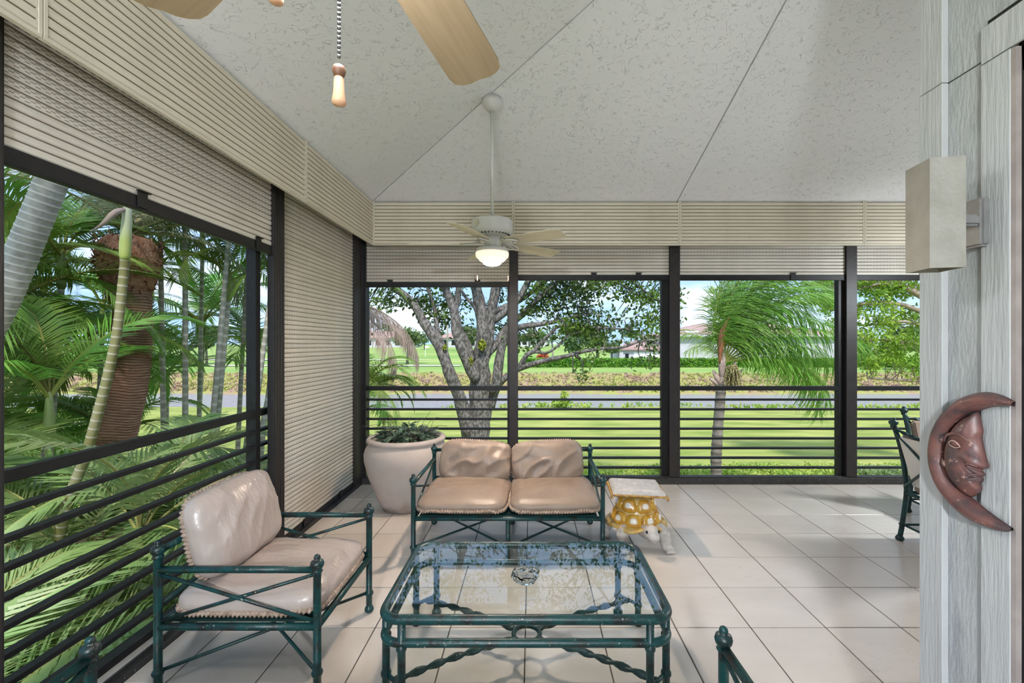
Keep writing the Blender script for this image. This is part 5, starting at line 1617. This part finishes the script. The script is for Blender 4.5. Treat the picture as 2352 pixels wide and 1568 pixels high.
# ---- small palm at the left end of the back railing, with a hanging dry frond above
sp_ = areca('young palm with arching green fronds behind the planter', -3.05, 8.2, [(-0.25, 0.3, -0.3, -0.1, 0.1)], 15, ARE, 6, 0.85, (-35, 15))
b = MB(); ring_tube(b, [(0, 0, 0), (0.02, 0, 1.8), (0.05, 0, 3.5)], 0.05, 0.04, 0.14); b.build('stem', M['palmtrunk'], sp_, smooth=True)
for az, e, s_, k in ((5, -30, 0.62, 0), (-25, -12, 0.66, 1), (30, -15, 0.62, 2), (-55, -30, 0.60, 0), (15, -48, 0.55, 1), (-10, 5, 0.60, 0), (-40, -50, 0.55, 2), (120, 0, 0.7, 0), (200, -10, 0.7, 1), (45, -50, 0.5, 1), (-15, -62, 0.5, 0)):
    rot = Matrix.Rotation(R(az), 4, 'Z') @ Matrix.Rotation(R(-e), 4, 'Y')
    inst('frond', (ARE + ARL)[k], sp_, (0.05, 0, 3.55), rot.to_quaternion(), (s_, s_, s_))
hp = thing('tattered_palm', 'palm beyond the porch corner with dry brown fronds hanging into view', 'palm', (-4.2, 8.6, GZ))
o3 = Vector((-4.2, 8.6, GZ))
tp = Vector((0.15, 0, 5.05))
b = MB(); ring_tube(b, smooth_path([(0, 0, 0), (0.05, 0, 2.5), tp], 6), 0.13, 0.10, 0.10, 0.05, 14); b.build('trunk', M['palmtrunk'], hp, smooth=True)
for az, e, s_ in ((8, -8, 0.95), (-10, -16, 0.9), (24, -4, 0.85)):
    rot = Matrix.Rotation(R(az), 4, 'Z') @ Matrix.Rotation(R(-e), 4, 'Y')
    inst('dry_frond', DEA[0], hp, tp, rot.to_quaternion(), (s_, s_, s_))
put_fronds(hp, tp + Vector((0, 0, 0.1)), ARE, 9, random.Random(8), 1.2, (-10, 30))

# ---- feathery queen palm
qp = thing('queen_palm', 'feathery queen palm with fruit strings, fronds blown towards the right', 'palm', (4.45, 10.6, GZ))
o3 = Vector((4.45, 10.6, GZ))
def q_(px, py, d=10.6): return at(px, py, d) - o3
b = MB(); ring_tube(b, smooth_path([Vector((0, 0, 0)), q_(1645, 1085), q_(1648, 1000), q_(1655, 905), q_(1659, 868)], 6), 0.128, 0.105, 0.20, 0.08, 16)
b.build('trunk', M['queentrunk'], qp, smooth=True)
b = MB()
for (p0, p1, r0, r1) in (((1655, 885), (1638, 850), .10, .03), ((1660, 880), (1662, 800), .09, .03), ((1668, 880), (1690, 830), .09, .03), ((1652, 885), (1630, 868), .08, .02), ((1672, 885), (1705, 848), .08, .02),
                         ((1660, 890), (1650, 790), .08, .03)):
    b.tube([q_(*p0), q_(*p1)], [r0, r1], 8)
b.ball(q_(1660, 878), 0.135, 0.12, 0.16, 12, 8)
b.build('leaf_bases', M['boot'], qp, smooth=True)
b = MB(); sp2 = smooth_path([q_(1653, 835, 10.4), q_(1656, 790, 10.4), q_(1662, 755, 10.4), q_(1675, 728, 10.4)], 4)
b.tube(sp2, [0.02, 0.03, 0.045, 0.06, 0.07, 0.075, 0.075, 0.07, 0.06, 0.045, 0.03, 0.015, 0.004], 10, sq=0.6)
b.build('spathe', M['spathe'], qp, smooth=True)
b = MB(); rng = random.Random(6)
for k in range(110):
    a_ = rng.uniform(0, 2 * PI); r_ = rng.uniform(0.02, 0.22)
    p0 = q_(1682, 842, 10.45) + Vector((math.cos(a_) * r_ * 0.5, math.sin(a_) * r_ * 0.5, rng.uniform(-.05, .05)))
    p1 = p0 + Vector((math.cos(a_) * r_ * 0.5, math.sin(a_) * r_ * 0.5, -rng.uniform(0.15, 0.55)))
    b.tube([p0, p1], 0.006, 3, cap=False)
    for j in range(9):
        f = rng.random(); p = p0.lerp(p1, f); b.ball((p.x + rng.uniform(-.015, .015), p.y + rng.uniform(-.015, .015), p.z), 0.015, n=5, m=3)
fr_ = b.build('fruit_strings', M['seed'], qp); fr_['kind'] = 'stuff'
top = q_(1664, 832, 10.6)
for az, e, s_, k in ((10, 24, 1.0, 0), (-12, 40, 1.0, 1), (4, -8, 1.05, 0), (22, -22, 1.0, 1), (-6, -30, 1.0, 0), (40, 10, 1.0, 1), (-30, 10, 0.95, 0), (-2, 8, 1.05, 1), (176, 4, 0.5, 1), (200, -12, 0.42, 0), (60, 30, 0.9, 1), (-50, 30, 0.9, 0), (15, 50, 0.95, 0), (-8, 18, 1.0, 1), (12, 2, 0.95, 0), (80, 24, 0.9, 1), (-20, -16, 1.0, 0), (6, -40, 0.95, 1), (-14, -46, 0.85, 0), (16, -34, 1.0, 0), (0, -52, 0.9, 1), (8, 33, 1.0, 1)):
    rot = Matrix.Rotation(R(az), 4, 'Z') @ Matrix.Rotation(R(-e), 4, 'Y') @ Matrix.Rotation(R(8 * (k - .5)), 4, 'X')
    inst('frond', QUE[k], qp, top, rot.to_quaternion(), (s_, s_, s_))


# ---- trees with drawn limbs
def tree(name, label, base, limbs, clusters, lm, bm_, leaf, seed, twigr=0.012):
    """limbs: [( (px,py,d)... ), r0, r1]; clusters: (px, py, d, rx, ry, rz, leaves, sub)"""
    rng = random.Random(seed)
    root = thing(name, label, 'tree', base)
    o3 = Vector(base)
    allp = []
    for li, (pl_, r0, r1) in enumerate(limbs):
        pts = smooth_path([(at(*p) if len(p) == 3 and not isinstance(p, Vector) else Vector(p)) - o3 for p in pl_], 5)
        n = len(pts)
        rs_ = [(r0 + (r1 - r0) * (i / (n - 1)) ** 0.8) * (1 + 0.05 * noise.noise(Vector((i * 0.6, li, 0)))) for i in range(n)]
        b = MB(); b.tube(pts, rs_, 14 if r0 > 0.1 else 8)
        if r0 > 0.08:
            for i in range(len(b.v)):
                v = Vector(b.v[i]); b.v[i] = tuple(v + Vector((noise.noise(v * 3.5), noise.noise(v * 3.5 + Vector((9, 0, 0))), 0)) * r0 * 0.16)
        b.build('trunk' if li == 0 else 'limb', bm_, root, smooth=True)
        allp += pts[n // 3:]
    tw = MB(); lf = MB()
    for (px, py, d, rx, ry, rz, nl, sub) in clusters:
        c = at(px, py, d) - o3
        for _ in range(sub):
            while True:
                q = Vector((rng.uniform(-1, 1), rng.uniform(-1, 1), rng.uniform(-1, 1)))
                if q.length < 1: break
            p = c + Vector((q.x * rx, q.y * ry, q.z * rz))
            near = min(allp, key=lambda a: (a - p).length)
            if (near - p).length < 3.2:
                mid = near.lerp(p, 0.55) + Vector((rng.uniform(-.12, .12), rng.uniform(-.12, .12), rng.uniform(-.05, .16)))
                tw.tube(smooth_path([near, mid, p], 3), [twigr * 1.7, twigr * 1.5, twigr * 1.3, twigr, twigr * 0.8, twigr * 0.5, twigr * 0.3], 4, cap=False)
            s_ = rng.uniform(0.20, 0.36)
            leaf_cloud(lf, p, s_ * 1.25, s_ * 1.25, s_ * 0.75, max(3, nl // sub), leaf, rng)
    o = tw.build('twigs', bm_, root, smooth=True); o['kind'] = 'stuff'
    o = lf.build('leaves', lm, root); o['kind'] = 'stuff'
    return root


D = 12.0
limbs = [
    ([(1094, 1168, D), (1094, 1080, D), (1096, 1000, D), (1102, 920, D), (1104, 862, D), (1108, 815, D), (1110, 780, D)], 0.46, 0.17),
    ([(1078, 1000, D - .1), (1058, 920, D - .2), (1035, 862, D - .3), (1012, 802, D - .3), (976, 744, D - .2), (950, 700, D), (918, 669, D), (880, 640, D)], 0.19, 0.085),
    ([(1019, 797, D - .3), (1005, 760, D - .2), (1000, 720, D), (992, 690, D), (980, 655, D)], 0.075, 0.04),
    ([(1094, 872, D - .2), (1066, 815, D - .3), (1050, 765, D - .3), (1044, 718, D - .2), (1030, 680, D), (1012, 640, D), (990, 590, D)], 0.155, 0.09),
    ([(1044, 718, D - .2), (1050, 690, D), (1055, 650, D), (1062, 600, D)], 0.10, 0.07),
    ([(1094, 850, D), (1075, 795, D + .1), (1058, 760, D + .1), (1048, 730, D)], 0.12, 0.08),
    ([(1104, 830, D), (1110, 766, D - .1), (1104, 711, D), (1093, 662, D), (1080, 600, D)], 0.20, 0.13),
    ([(1101, 740, D), (1090, 705, D - .1), (1072, 685, D), (1056, 662, D)], 0.055, 0.035),
    ([(1112, 820, D), (1122, 780, D), (1128, 717, D), (1140, 662, D), (1152, 600, D)], 0.17, 0.11),
    ([(1120, 810, D), (1140, 790, D + .1), (1165, 752, D + .2), (1194, 727, D + .2), (1227, 695, D), (1262, 664, D), (1300, 630, D)], 0.12, 0.06),
    ([(1130, 740, D), (1180, 700, D), (1205, 662, D), (1225, 620, D)], 0.10, 0.07),
    ([(1126, 720, D), (1192, 690, D + .3), (1240, 655, D + .3), (1280, 620, D)], 0.09, 0.05),
    ([(1122, 935, D), (1140, 880, D), (1149, 815, D), (1166, 766, D), (1200, 750, D - .2), (1243, 744, D - .3), (1290, 735, D - .3), (1340, 720, D - .3)], 0.16, 0.035),
    ([(1130, 900, D - .2), (1160, 868, D - .4), (1191, 844, D - .5), (1210, 815, D - .6), (1225, 806, D - .6), (1260, 770, D - .6), (1290, 748, D - .6), (1370, 752, D - .6), (1440, 756, D - .6)], 0.10, 0.022),
    ([(1216, 808, D - .6), (1235, 808, D - .6), (1256, 810, D - .7), (1280, 795, D - .7), (1305, 772, D - .7), (1340, 760, D - .7)], 0.05, 0.02),
    ([(1180, 850, D - .4), (1215, 838, D - .6), (1260, 826, D - .7), (1300, 818, D - .8), (1340, 807, D - .8), (1385, 800, D - .8), (1431, 797, D - .8), (1470, 784, D - .8), (1520, 778, D - .8)], 0.085, 0.018),
    ([(1300, 630, D), (1360, 640, D), (1420, 650, D), (1470, 680, D), (1510, 690, D)], 0.05, 0.02),
    ([(1340, 560, D), (1420, 620, D), (1480, 668, D), (1530, 700, D)], 0.05, 0.02),
    ([(1300, 630, D), (1320, 590, D), (1340, 560, D)], 0.05, 0.05),
    ([(1080, 600, D), (1060, 500, D), (1040, 400, D), (1030, 320, D)], 0.13, 0.03),
    ([(1152, 600, D), (1180, 480, D), (1190, 370, D), (1200, 260, D)], 0.11, 0.03),
    ([(1225, 620, D), (1300, 520, D), (1380, 420, D), (1420, 360, D)], 0.07, 0.02),
    ([(990, 590, D), (940, 520, D), (900, 460, D)], 0.08, 0.02),
    ([(1280, 620, D), (1400, 540, D), (1520, 500, D)], 0.05, 0.02),
]
cl = [(980, 680, D + .5, 0.8, 0.6, 0.5, 420, 16), (1000, 720, D + .3, 0.6, 0.5, 0.4, 320, 12), (900, 690, D, 0.6, 0.6, 0.5, 220, 9), (860, 720, D + .5, 0.5, 0.5, 0.6, 260, 10),
      (1060, 690, D + .6, 0.8, 0.6, 0.6, 220, 10), (1080, 760, D + .8, 0.5, 0.4, 0.4, 120, 6), (1035, 745, D + .6, 0.4, 0.4, 0.35, 90, 5), (1150, 700, D + .6, 0.5, 0.5, 0.8, 260, 10), (1150, 770, D + .6, 0.35, 0.35, 0.3, 110, 5),
      (1210, 760, D + .3, 0.5, 0.6, 0.6, 260, 12), (1225, 700, D + .2, 0.5, 0.6, 0.5, 220, 10), (1270, 690, D, 0.6, 0.6, 0.6, 420, 16), (1320, 680, D - .2, 0.65, 0.6, 0.75, 680, 26), (1340, 730, D - .4, 0.5, 0.5, 0.5, 380, 16),
      (1300, 760, D - .6, 0.5, 0.4, 0.35, 240, 11), (1370, 770, D - .6, 0.5, 0.4, 0.3, 260, 11), (1300, 655, D, 1.2, 0.7, 0.3, 420, 16), (1400, 655, D, 1.0, 0.7, 0.28, 380, 16), (1480, 665, D, 0.7, 0.7, 0.45, 420, 18),
      (1480, 720, D - .2, 0.55, 0.5, 0.5, 320, 15), (1505, 770, D - .5, 0.4, 0.4, 0.35, 240, 11), (1490, 815, D - .8, 0.42, 0.4, 0.25, 110, 8), (1340, 840, D - .9, 0.22, 0.2, 0.42, 60, 5), (1350, 808, D - .9, 0.4, 0.3, 0.2, 60, 6),
      (1395, 725, D, 0.25, 0.3, 0.2, 70, 5), (1440, 760, D - .5, 0.4, 0.3, 0.3, 110, 7), (1525, 700, D, 0.4, 0.4, 0.7, 260, 10), (1200, 620, D, 3.0, 1.2, 0.5, 900, 30), (1000, 590, D, 2.6, 1.2, 0.7, 700, 24), (1400, 590, D, 2.4, 1.2, 0.6, 700, 24),
      (900, 520, D + .5, 1.6, 1.5, 0.8, 500, 18), (1050, 480, D, 1.8, 1.5, 0.9, 620, 22), (1200, 470, D + .5, 1.8, 1.6, 1.0, 700, 24), (1360, 490, D, 1.8, 1.5, 0.9, 640, 22), (1520, 520, D, 1.5, 1.4, 0.8, 480, 18),
      (1000, 380, D, 1.6, 1.4, 0.8, 460, 16), (1180, 350, D, 2.0, 1.6, 0.9, 600, 20), (1380, 380, D, 1.7, 1.4, 0.8, 480, 16), (1200, 260, D, 1.8, 1.4, 0.6, 380, 14)]
tree('spreading_tree', 'spreading grey barked tree with forked limbs behind the loveseat railing', (at(1094, 790, D).x, D, GZ), limbs, cl, M['oakleaf'], M['bark'], 0.085, 5)
b = MB()
rng = random.Random(2)
ms = thing('tree_moss', 'yellow green epiphyte tufts growing on the spreading tree', 'plant', (at(1105, 790, D).x, D - 0.35, 0.4))
for (px, py, d, rx, rz, n) in ((1107, 792, D - .36, 0.10, 0.14, 160), (1080, 832, D - .36, 0.06, 0.15, 120), (1022, 797, D - .45, 0.04, 0.08, 60)):
    leaf_cloud(b, at(px, py, d) - Vector((at(1105, 790, D).x, D - 0.35, 0.4)), rx, 0.05, rz, n, 0.06, rng)
o = b.build('tufts', M['moss'], ms); o['kind'] = 'stuff'

D2 = 15.0
limbs2 = [([(2290, 1092, D2), (2285, 950, D2), (2270, 850, D2), (2240, 740, D2), (2230, 600, D2)], 0.36, 0.16),
          ([(2265, 830, D2), (2200, 760, D2), (2115, 716, D2), (2060, 697, D2), (2000, 698, D2), (1940, 700, D2)], 0.13, 0.03),
          ([(2250, 760, D2), (2180, 720, D2), (2115, 680, D2), (2075, 655, D2), (2040, 610, D2)], 0.14, 0.06),
          ([(2255, 800, D2), (2170, 770, D2), (2110, 745, D2), (2060, 738, D2), (2010, 745, D2)], 0.10, 0.025),
          ([(2270, 850, D2), (2190, 800, D2), (2110, 790, D2), (2040, 780, D2), (1985, 785, D2)], 0.08, 0.02),
          ([(2280, 900, D2), (2200, 876, D2), (2115, 874, D2), (2060, 872, D2), (1992, 868, D2)], 0.075, 0.04),
          ([(2075, 655, D2), (2020, 652, D2), (1960, 668, D2), (1900, 690, D2)], 0.05, 0.02)]
cl2 = [(1890, 665, D2 + .5, 0.6, 0.7, 0.45, 420, 14), (1915, 700, D2 + .5, 0.4, 0.6, 0.7, 420, 14), (1990, 665, D2 + .4, 0.9, 0.8, 0.4, 600, 18), (2060, 670, D2 + .4, 0.9, 0.8, 0.4, 520, 16),
       (2000, 720, D2, 0.7, 0.8, 0.5, 560, 18), (2070, 725, D2 + .4, 0.7, 0.8, 0.5, 420, 14), (1990, 775, D2, 0.6, 0.6, 0.5, 460, 16), (2060, 790, D2, 0.8, 0.6, 0.45, 420, 14),
       (2040, 825, D2, 0.9, 0.6, 0.35, 460, 14), (1985, 830, D2, 0.4, 0.5, 0.4, 240, 9), (1960, 620, D2, 2.4, 1.2, 0.6, 900, 20), (2180, 700, D2, 1.2, 1.0, 1.5, 700, 20), (2100, 845, D2, 0.6, 0.5, 0.3, 240, 9), (2230, 600, D2, 2.2, 1.5, 0.9, 800, 20)]
cl2 = [c_[:6] + (int(c_[6] * 1.7), int(c_[7] * 1.4)) for c_ in cl2]
tree('lime_green_tree', 'bright lime green tree with long side branches behind the dining chairs', (at(2290, 790, D2).x, D2, GZ), limbs2, cl2, M['limeleaf'], M['barkwarm'], 0.085, 9)

# ---- low planting and weeds
rng = random.Random(17)
b = MB()
for k in range(150):
    x = rng.uniform(1.5, 13.5); y = rng.uniform(14.0, 15.2)
    leaf_cloud(b, (x, y, GZ + 0.2), 0.35, 0.3, 0.22, 70, 0.075, rng, up=0.5)
o = tag(b.build('ground_cover', M['cover']), 'yellow green ground cover bed at the foot of the lawn', 'plants', None, 'stuff')
gt = thing('spiky_grass', 'clump of long pale grass blades behind the dining chairs', 'grass', (at(2030, 790, 14.2).x, 14.2, GZ))
b = MB()
for k in range(420):
    a_ = rng.uniform(0, 2 * PI); L_ = rng.uniform(0.35, 0.75); x0 = rng.uniform(-0.75, 0.75); y0 = rng.uniform(-.3, .3)
    p0 = Vector((x0, y0, 0)); p1 = p0 + Vector((math.cos(a_) * 0.15, math.sin(a_) * 0.15, L_ * 0.7)); p2 = p1 + Vector((math.cos(a_) * 0.3, math.sin(a_) * 0.3, -0.05))
    w = Vector((-math.sin(a_), math.cos(a_), 0)) * 0.012
    q = len(b.v); b.v += [tuple(p0 - w), tuple(p0 + w), tuple(p1 + w), tuple(p1 - w), tuple(p2)]; b.t += [0] * 5
    b.f += [(q, q + 1, q + 2, q + 3), (q + 3, q + 2, q + 4)]
o = b.build('blades', M['palmlight'], gt); o['kind'] = 'stuff'
b = MB()
for k in range(260):
    x = rng.uniform(-6, 40); y = edge(x) - rng.uniform(0.0, 0.9)
    leaf_cloud(b, (x, y, GZ + 0.12), 0.25, 0.15, 0.14, 5, 0.16, rng, up=1.6, long=2.2)
tag(b.build('shore_grass', M['cover']), 'ragged taller grass along the near edge of the water', 'grass', None, 'stuff')
wd = thing('shore_weed', 'leafy bright weed standing up at the near water edge', 'weed', (at(1292, 790, 31).x, 31.0, GZ))
b = MB(); leaf_cloud(b, (0, 0, 0.35), 0.75, 0.3, 0.3, 160, 0.20, rng, up=0.8); leaf_cloud(b, (0.15, 0, 0.9), 0.3, 0.2, 0.35, 70, 0.18, rng, up=0.8)
o = b.build('leaves', M['cover'], wd); o['kind'] = 'stuff'
b = MB(); b.tube([(0.1, 0, -0.3), (0.15, 0, 1.1)], 0.02, 5); b.build('stem', M['twig'], wd)
b = MB()
for k in range(5200):
    x = rng.uniform(-52, 46); f = rng.random()
    y = far_edge(x) + 0.3 + 2.6 * f; z = GZ + 0.1 + 1.45 * f
    leaf_cloud(b, (x, y, z), 0.25, 0.15, 0.12, 3, 0.20, rng, up=1.0, long=1.8)
tag(b.build('bank_scrub', M['scrub']), 'pinkish brown and olive scrub covering the far bank', 'scrub', None, 'stuff')

# ---- clipped hedge and red croton
hg = thing('clipped_hedge', 'long clipped bright green hedge in front of the pale house', 'hedge', (18, 55.4, zfar(55)))
b = MB(); b.box(-18.6, 30, -0.55, 0.55, -0.2, 0.98); b.build('hedge_core', M['fartree'], hg)
b = MB()
for k in range(9000):
    x = rng.uniform(-18.8, 30); s_ = rng.random()
    if s_ < 0.35: p = (x, rng.uniform(-.6, .6), 1.0)
    else: p = (x, -0.6, rng.uniform(0.0, 1.0))
    leaf_cloud(b, p, 0.15, 0.1, 0.1, 1, 0.24, rng)
o = b.build('hedge_leaves', M['hedge'], hg); o['kind'] = 'stuff'
cr = thing('croton_bush', 'small red leaved bush at the end of the clipped hedge', 'bush', (at(1247, 790, 57).x, 57, zfar(57)))
b = MB(); leaf_cloud(b, (0, 0, 1.15), 0.8, 0.5, 0.42, 170, 0.32, rng); o = b.build('leaves', M['red'], cr); o['kind'] = 'stuff'
b = MB(); b.tube([(0, 0, -0.3), (0, 0, 1.0)], 0.05, 6); b.build('stem', M['twig'], cr)


# ---- houses
def hip_roof(b, x0, x1, y0, y1, z0, z1, oh=0.6):
    x0 -= oh; x1 += oh; y0 -= oh; y1 += oh
    w = min(x1 - x0, y1 - y0) / 2
    if x1 - x0 >= y1 - y0: r0, r1 = (x0 + w, (y0 + y1) / 2), (x1 - w, (y0 + y1) / 2)
    else: r0, r1 = ((x0 + x1) / 2, y0 + w), ((x0 + x1) / 2, y1 - w)
    vs = [(x0, y0, z0), (x1, y0, z0), (x1, y1, z0), (x0, y1, z0), (r0[0], r0[1], z1), (r1[0], r1[1], z1), (x0, y0, z0 - .15), (x1, y0, z0 - .15), (x1, y1, z0 - .15), (x0, y1, z0 - .15)]
    if x1 - x0 >= y1 - y0: fs = [(0, 1, 5, 4), (1, 2, 5), (2, 3, 4, 5), (3, 0, 4)]
    else: fs = [(0, 1, 4), (1, 2, 5, 4), (2, 3, 5), (3, 0, 4, 5)]
    fs += [(6, 7, 1, 0), (7, 8, 2, 1), (8, 9, 3, 2), (9, 6, 0, 3), (9, 8, 7, 6)]
    b.add(vs, fs)


hz0 = zfar(62)
hs = thing('house', 'pale lilac house with pink tiled hip roof behind the clipped hedge', 'house', (22, 66, hz0))
b = MB(); b.box(-4.0, 20, -5.5, 8, -0.5, 3.9); b.build('wall', M['wallpale'], hs)
b = MB(); hip_roof(b, -4.0, 20, -5.5, 8, 3.95, 5.75); rf = b.build('roof', M['rooftile'], hs)
b = MB(); b.box(-4.7, 20.7, -6.16, -6.08, 3.72, 3.96); b.build('fascia', M['wallpale'], rf)
b = MB(); b.obox((-0.2, -4.35, 4.36), (1, 0, 0), (0, 1, 0.24), (0, -0.24, 1), 0.9, 0.45, 0.10); b.build('skylight', M['flag'], rf)
b = MB(); b.box(-10.2, -4.0, -6.5, 2, -0.5, 2.1); b.build('garage_wing', M['wallpale'], hs)
b = MB(); hip_roof(b, -10.2, -4.0, -6.5, 2, 2.1, 3.3, 0.4); b.build('garage_roof', M['rooftile'], hs)
b = MB(); b.box(-8.6, -5.2, -6.56, -6.5, -0.3, 1.7); gd = b.build('garage_door', M['flag'], hs)
b = MB(); b.box(-9.7, -9.25, -6.56, -6.5, -0.2, 1.5); b.build('window', M['frame'], hs)
b = MB(); b.box(-10.5, -10.0, -6.7, -6.2, -0.5, 3.4); b.build('pillar', M['wallpale'], hs)
for k, (x, y, w_, lab) in enumerate(((-22.5, 150, 14, 'low white clubhouse with grey roof far across the golf course'), (-48, 148, 22, 'long low pale building at the far left of the golf course'), (1.0, 165, 10, 'small pale far house seen between tree trunks and hedge'),
                                     (62, 95, 14, 'peach far house showing through the lime green tree'))):
    z0 = zfar(y)
    h2 = thing('far_house', lab, 'house', (x, y, z0))
    b = MB(); b.box(-w_ / 2, w_ / 2, -4, 4, -1, 3.0); b.build('wall', M['wallpale'], h2)
    b = MB(); hip_roof(b, -w_ / 2, w_ / 2, -4, 4, 3.0, 5.2, 0.8); b.build('roof', M['rooftile'], h2)
    for j in range(int(w_ / 3)):
        b = MB(); b.box(-w_ / 2 + 1 + 3 * j, -w_ / 2 + 2.4 + 3 * j, -4.05, -4.0, 0.6, 2.2); b.build('window', M['frame'], h2)

# ---- flag on the green
fl = thing('golf_flag', 'small white flag on a thin pole standing on the green', 'flag', (at(977, 790, 85).x, 85, zfar(85) - 0.1))
b = MB(); b.tube([(0, 0, 0), (0, 0, 2.2)], 0.04, 6); b.build('pole', M['flag'], fl)
b = MB(); b.add([(0, 0, 2.2), (0.9, 0.05, 1.95), (0, 0, 1.6), (0, 0.03, 2.2), (0.9, 0.08, 1.95), (0, 0.03, 1.6)], [(0, 1, 2), (5, 4, 3), (0, 3, 4, 1), (1, 4, 5, 2)]); b.build('cloth', M['flag'], fl)

# ---- distant trees
crowns = []
for s in (1, 2, 3):
    rng = random.Random(70 + s); b = MB()
    for k in range(9):
        c = (rng.uniform(-1.6, 1.6), rng.uniform(-1.2, 1.2), rng.uniform(2.6, 5.0))
        leaf_cloud(b, c, 1.3, 1.2, 0.9, 95, 0.42, rng)
    crowns.append(b.mesh('crown', M['fartree']))
b = MB(); b.tube([(0, 0, -0.6), (0.1, 0, 2.0), (0.2, 0, 3.8)], [0.22, 0.16, 0.08], 8); trunk_me = b.mesh('trunk', M['bark'], smooth=True)
palmfar = frond_mesh('frond', 1.9, 14, 0.7, 0.05, 50, 110, M['fartree'], 0.2, 0.7, seed=90, rr=0.03)


def far_tree(x, y, s_, k, label, group=None, name='distant_tree'):
    r = thing(name, label, 'tree', (x, y, zfar(y)), k * 1.3, group)
    r.scale = (s_, s_, s_ * 0.9)
    inst('trunk', trunk_me, r); o = inst('crown', crowns[k % 3], r); o['kind'] = 'stuff'
    return r


def far_palm(x, y, h_, label, s_=1.0):
    r = thing('distant_palm', label, 'palm', (x, y, zfar(y)))
    b = MB(); b.tube([(0, 0, -0.5), (0.1, 0, h_ * 0.5), (0, 0, h_)], [0.16 * s_, 0.13 * s_, 0.12 * s_], 8); b.build('trunk', M['palmtrunk'], r, smooth=True)
    put_fronds(r, Vector((0, 0, h_)), [palmfar], 10, random.Random(int(x * 10)), s_, (-30, 40))


def fx(px, d): return (px - 1220) * d / F


far_tree(fx(1325, 60), 60.5, 0.95, 0, 'dark green bushy tree right behind the clipped hedge')
far_tree(fx(1372, 61), 61.0, 1.05, 1, 'tall dark green tree behind the hedge, left of the garage')
far_tree(fx(1405, 60), 59.5, 0.62, 2, 'weeping round bush beside the garage pillar')
far_palm(fx(1268, 60), 60, 3.0, 'fan palm standing beside the red croton bush', 0.85)
far_palm(fx(1027, 110), 110, 8.5, 'tall thin palm on the skyline between the tree limbs', 1.5)
far_tree(fx(1078, 112), 112, 1.15, 1, 'bright green tree on the skyline behind the forked trunk')
far_tree(fx(975, 120), 120, 0.7, 2, 'small round tree beside the far clubhouse')
far_tree(fx(1215, 135), 135, 1.1, 0, 'far tree on the skyline above the fairway')
far_tree(fx(1245, 140), 140, 1.0, 2, 'far tree next to the small pale far house')
for k in range(22):
    x = -150 + 16 * k + 5 * math.sin(k * 2.1); y = 178 + 14 * math.sin(k * 1.7)
    far_tree(x, y, 1.35 + 0.35 * math.sin(k * 3.3), k, 'distant tree in the skyline row beyond the golf course', 'skyline trees beyond the golf course')
for k in range(7):
    far_tree(40 + 5.2 * k, 50 + 1.5 * math.sin(k * 2), 0.95 + 0.2 * math.sin(k * 1.9), k, 'dark tree on the far bank seen below the lime green tree', 'dark trees on the far bank')
for k in range(6):
    far_tree(-62 + 9 * k, 64 + 3 * math.sin(k * 2), 0.8 + 0.25 * math.sin(k * 1.4), k, 'tree on the golf course seen between the palm stems', 'trees behind the palm stems')
